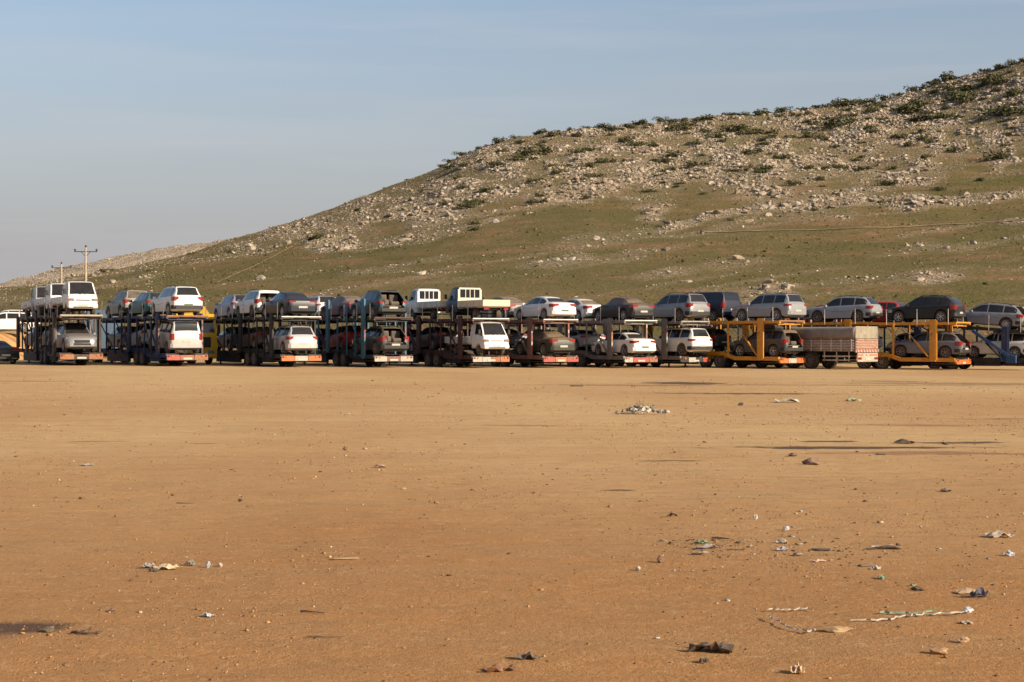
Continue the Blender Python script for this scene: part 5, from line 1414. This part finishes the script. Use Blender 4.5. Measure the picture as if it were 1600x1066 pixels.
def stick(L_, r, seed, bend=.12):
    r_ = random.Random(seed); m = MB(); p = Vector((-L_ / 2, 0, r)); pts = [p]
    a = 0
    for k in range(5):
        a += r_.uniform(-1, 1) * bend * 2; p = p + Vector((math.cos(a), math.sin(a), r_.uniform(-.05, .12) * bend * 4)) * (L_ / 5); p.z = max(p.z, r); pts.append(p)
    for k in range(5): m.tube(pts[k], pts[k + 1], r * (1 - .12 * k), 6, r * (1 - .12 * (k + 1)))
    return m

def ribbon(pts, w, seed):
    r_ = random.Random(seed); V = []; Fq = []
    for i, (x, y) in enumerate(pts):
        z = .003 + w * .35 * abs(math.sin(i * 1.3 + seed)) * r_.random()
        V += [(x, y - w / 2, z + .002), (x + w * .2 * r_.uniform(-1, 1), y, z + w * .35 * r_.random() + .006), (x, y + w / 2, z + .002)]
    for i in range(len(pts) - 1):
        for s in (0, 1): Fq.append((i * 3 + s, (i + 1) * 3 + s, (i + 1) * 3 + s + 1, i * 3 + s + 1))
    m = MB(); m.add(V, Fq); return m

def put(name, mb, px, py, mat, label, cat='litter', rz=0.0, parts=()):
    x, y = ground_at(px, py); o = mb.obj(name, mat)
    o.location = (x, y, gz1(x, y) + .002); o.rotation_euler = (0, 0, rz); tag(o, label, cat)
    for nm, m2, mm, loc, r_ in parts:
        q = m2.obj(nm, mm, o); q.location = loc; q.rotation_euler = r_
    return o
def mpp(py): return CZ / (py - HY)          # metres per photo pixel on the ground at that row

C_TAN = (.62, .46, .29); C_DK = (.06, .045, .036); C_GRY = (.34, .33, .33); C_WH = (.50, .45, .38); C_LB = (.48, .55, .62); C_GN = (.13, .30, .19); C_BR = (.17, .10, .06); C_PK = (.62, .44, .36); C_BL = (.06, .07, .12); C_ST = (.40, .33, .26)
# scraps: name, shape, photo spot, width px, depth/width, height px, colour, label
SCR = [
 ('cardboard_sheet', 'c', 258, 890, 40, .55, 9, C_TAN, 'tan sheet of cardboard lying on the earth at lower left'),
 ('grey_rag', 'c', 232, 888, 18, .8, 9, C_GRY, 'grey rag touching the left end of the tan cardboard sheet'),
 ('dark_rag', 'c', 243, 893, 12, .6, 5, C_DK, 'small dark rag under the edge of the tan cardboard sheet'),
 ('grey_rag', 'c', 297, 884, 18, .6, 7, (.20, .19, .16), 'olive grey rag just right of the tan cardboard sheet'),
 ('crumpled_paper', 'l', 325, 887, 9, .8, 9, C_LB, 'pale blue crumpled paper right of the cardboard sheet'),
 ('crumpled_paper', 'l', 344, 886, 10, .7, 6, C_PK, 'pinkish crumpled paper beside the pale blue one'),
 ('black_rag', 'c', 1112, 1018, 66, .6, 14.5, (.05, .035, .025), 'black tattered rag on the earth near the bottom right of centre'),
 ('torn_paper', 'c', 1247, 1052, 22, .8, 15, (.66, .48, .30), 'tan crumpled paper at the bottom edge right of centre'),
 ('dark_shoe', 'c', 1531, 934, 26, .6, 14.2, C_BL, 'dark blue shoe-like scrap at the right on the earth'),
 ('wood_chip', 'l', 1434, 923, 22, .5, 6, C_DK, 'thin dark wedge of wood left of the dark blue scrap'),
 ('green_scrap', 'c', 1378, 905, 9, .8, 6, C_GN, 'small green plastic scrap left above the wood wedge'),
 ('flat_stone', 'l', 1266, 726, 34, .6, 9, (.22, .13, .09), 'brown flat stone right of centre in the yard'),
 ('dark_clod', 'l', 1240, 713, 16, .7, 5, C_BR, 'dark clod just behind the brown flat stone'),
 ('dark_heap', 'c', 1413, 693, 30, .7, 8, C_DK, 'black heap on the oil stain at the right'),
 ('dark_plank', 'b', 901, 604, 20, .3, 4, C_DK, 'short dark plank near the middle trailers'),
 ('white_sheet', 'c', 1230, 629, 36, .5, 6, (.58, .58, .52), 'whitish plastic sheet in front of the tipper'),
 ('green_bag', 'c', 1334, 627, 22, .6, 6, (.36, .44, .30), 'pale green bag in front of the tipper'),
 ('stone', 'l', 540, 704, 9, .8, 6, C_BR, 'small dark stone left of centre in the yard'),
 ('flat_stone', 'l', 594, 731, 24, .5, 6, (.42, .30, .19), 'pale flat stone right of the small dark stone'),
 ('dark_stick', 's', 290, 787, 28, .1, 3, C_DK, 'dark stick lying at left in the yard'),
 ('stone', 'l', 375, 784, 8, .8, 5, C_DK, 'dark pebble right of the dark stick'),
 ('torn_paper', 'c', 135, 728, 20, .5, 4, C_GRY, 'grey torn paper at the far left of the yard'),
 ('green_scrap', 'c', 1095, 850, 20, .5, 6, (.16, .27, .17), 'dull green scrap at the head of the litter trail'),
 ('dark_stick', 's', 1128, 843, 32, .1, 6, C_DK, 'dark bent stick beside the dull green scrap'),
 ('grey_scrap', 'c', 1105, 857, 32, .4, 5, C_GRY, 'grey plastic scrap below the dull green one'),
 ('brown_stick', 's', 1150, 860, 30, .1, 4, C_BR, 'brown stick on the litter trail'),
 ('dark_board', 'b', 1283, 860, 30, .4, 5, C_DK, 'dark splintered board on the litter trail'),
 ('blue_grey_scrap', 'c', 1223, 861, 18, .5, 6, (.40, .43, .50), 'blue grey scrap in the middle of the litter trail'),
 ('white_scrap', 'c', 1222, 849, 18, .5, 5, C_WH, 'white scrap behind the blue grey one'),
 ('grey_sheet', 'c', 1385, 858, 46, .35, 7, (.36, .32, .29), 'grey brown sheet at the right end of the litter trail'),
 ('pale_sheet', 'c', 1563, 840, 38, .5, 8, (.56, .46, .36), 'pale curled sheet at the right edge of the yard'),
 ('pale_blue_scrap', 'c', 1576, 869, 16, .7, 7, (.52, .57, .62), 'pale blue scrap below the pale curled sheet'),
 ('white_scrap', 'c', 1368, 890, 16, .6, 6, C_WH, 'white scrap below the grey brown sheet'),
 ('pink_scrap', 'c', 1280, 878, 18, .5, 4, C_PK, 'pinkish scrap below the litter trail'),
 ('stone', 'l', 1032, 879, 14, .8, 9, C_BR, 'dark brown clod below the head of the litter trail'),
 ('white_scrap', 'l', 997, 892, 9, .7, 6, C_WH, 'tiny white scrap left of the dark brown clod'),
 ('white_scrap', 'l', 1228, 829, 12, .6, 7, (.60, .60, .62), 'whitish crumpled scrap above the litter trail'),
 ('brown_board', 'b', 540, 874, 40, .25, 4, (.40, .27, .15), 'thin brown board left of centre'),
 ('dark_stick', 's', 490, 958, 46, .1, 5, C_DK, 'dark crooked stick at lower left of centre'),
 ('brown_stick', 's', 510, 996, 60, .1, 5, (.20, .13, .07), 'long brown twig near the bottom left of centre'),
 ('twig_tangle', 's', 132, 992, 46, .1, 8, C_DK, 'dark branching twig beside the dark patch at lower left'),
 ('dark_clod', 'l', 77, 988, 22, .5, 8, (.10, .075, .05), 'dark clod on the edge of the dark patch at lower left'),
 ('stone', 'l', 175, 956, 12, .7, 5, C_BR, 'brown stone above the branching twig'),
 ('blue_white_scrap', 'c', 324, 964, 16, .5, 5, C_LB, 'blue and white scrap at lower left'),
 ('dark_rag', 'c', 825, 1030, 36, .6, 9, (.09, .07, .05), 'dark rag at the bottom centre'),
 ('rusty_lump', 'c', 780, 1048, 46, .6, 11, (.22, .09, .035), 'rusty brown lump at the bottom centre'),
 ('dark_rag', 'c', 1100, 1036, 14, .6, 7, C_DK, 'small dark rag below the black tattered rag'),
 ('pale_stone', 'l', 1465, 1022, 34, .5, 9, (.50, .29, .15), 'pale earth clod at the bottom right'),
 ('pale_stone', 'l', 1505, 1005, 22, .5, 8, (.52, .33, .18), 'small pale clod at the right near the bottom'),
 ('yellow_scrap', 'c', 1510, 928, 32, .4, 6, (.52, .36, .22), 'tan scrap next to the dark blue scrap at right'),
 ('white_scrap', 'c', 1510, 975, 18, .6, 5, (.44, .36, .28), 'dull scrap below the long white ribbon'),
 ('white_bottle', 'l', 1477, 695, 12, .5, 4, C_DK, 'black scrap right of the black heap'),
 ('dark_plate', 'b', 1376, 711, 14, .5, 4, C_DK, 'dark flat piece below the black heap'),
 ('dark_plate', 'b', 1352, 885, 22, .4, 5, (.16, .11, .08), 'brown flat piece left of the white scrap'),
 ('black_scrap', 'c', 1478, 769, 16, .5, 5, C_DK, 'black scrap lying alone at the right of the yard'),
 ('white_scrap', 'l', 1180, 812, 10, .6, 7, C_WH, 'white scrap lying alone above the litter trail'),
 ('brown_scrap', 'c', 1050, 808, 16, .5, 6, (.20, .11, .07), 'brown scrap above the head of the litter trail'),
 ('stone', 'l', 1157, 634, 11, .6, 5, C_DK, 'dark stone between the rubble pile and the whitish sheet'),
]
for i, (nm, sh, u, v, w, dr, h, cc, lab) in enumerate(SCR):
    k = mpp(v); W = w * k; D_ = W * dr; H_ = h * k
    mb = crumple(W, max(D_, .05), H_ * 1.3, 40 + i, 1.0 if h < 14 else 1.9) if sh == 'c' else lump(W, max(D_, .04), H_ * 1.4, 90 + i) if sh == 'l' else stick(W, max(.006, h * k * .3), 60 + i) if sh == 's' else MB().box(-W / 2, W / 2, -D_ / 2, D_ / 2, 0, max(.012, H_ * .5), bev=.006)
    cat = {'stone': 'stone', 'flat_stone': 'stone', 'pale_stone': 'clod', 'dark_clod': 'clod', 'dark_stick': 'stick', 'brown_stick': 'stick', 'twig_tangle': 'twig'}.get(nm, 'litter')
    nm = {'pale_stone': 'earth_clod', 'white_bottle': 'black_scrap'}.get(nm, nm)
    o = put(nm, mb, u, v, lm(cc), lab, cat, random.uniform(-.4, .4))
    if nm == 'twig_tangle':
        for q in range(4):
            b_ = stick(W * .5, .005, 700 + q, .3).obj('twig', lm(C_DK), o); b_.location = ((q - 1.5) * W * .2, .02 * q, .01); b_.rotation_euler = (0, -.25, .7 * q)

# ribbons of plastic at the lower right
def rib(name, px, w, mat, lab, seed):
    pts = []
    for a, b in zip(px[:-1], px[1:]):
        for t in np.linspace(0, 1, 7, endpoint=False): pts.append((a[0] + (b[0] - a[0]) * t, a[1] + (b[1] - a[1]) * t))
    g = [ground_at(u + random.uniform(-2, 2), v + random.uniform(-1, 1)) for u, v in pts]
    x0, y0 = g[len(g) // 2]; m = ribbon([(x - x0, y - y0) for x, y in g], w, seed); o = m.obj(name, mat); o.location = (x0, y0, gz1(x0, y0) + .006); tag(o, lab, 'litter')
    return o
rib('plastic_ribbon', [(1330, 972), (1385, 971), (1410, 966), (1450, 963), (1500, 962), (1518, 958)], .014, lm(C_WH), 'long white plastic ribbon at the lower right', 3)
rib('green_ribbon', [(1376, 960), (1420, 962), (1470, 960)], .016, lm(C_GN), 'green plastic strip lying along the long white ribbon', 5)
put('plastic_knot', lump(.07, .05, .045, 77), 1512, 958, lm((.62, .62, .64)), 'whitish knot of plastic at the right end of the white ribbon', 'litter')
rib('plastic_ribbon', [(1198, 956), (1230, 957), (1262, 954), (1272, 957)], .010, lm(C_WH), 'short white string at the lower right, left of the long ribbon', 9)
rib('grey_ribbon', [(1198, 968), (1212, 974), (1230, 984), (1262, 992), (1275, 988)], .016, lm((.42, .43, .46)), 'grey twisted plastic strip below the short white string', 11)
put('straw_clump', lump(.16, .08, .04, 78, 2, .8), 1310, 987, lm((.46, .30, .15)), 'straw coloured clump right of the grey twisted strip', 'litter')

# rubble pile with a dry weed on it
px_, py_ = ground_at(1000, 647); rub = empty('rubble_pile', (px_, py_, gz1(px_, py_))); tag(rub, 'low pile of pale broken rubble with a dark weed, right of centre', 'rubble')
rr = random.Random(4)
for k in range(80):
    a = rr.gauss(0, .24); b = rr.gauss(0, .25); s = rr.uniform(.05, .15)
    q = lump(s, s * .8, s * .7, 800 + k, 1).obj('chunk', lm((.60, .55, .46) if rr.random() < .62 else (.13, .13, .13)), rub); q.location = (a, b, max(0, .13 * math.exp(-(a * a) * 6 - b * b * 6) + rr.uniform(-.02, .02))); q.rotation_euler = (0, 0, rr.uniform(0, 6))
for k in range(9):
    q = MB(); a = rr.uniform(0, 6.28); q.tube((0, 0, 0), (.10 * math.cos(a), .06 * math.sin(a), rr.uniform(.12, .26)), .008, 5, .002); o = q.obj('stalk', lm((.09, .085, .06)), rub); o.location = (rr.uniform(-.08, .12), rr.uniform(-.1, .1), .08)
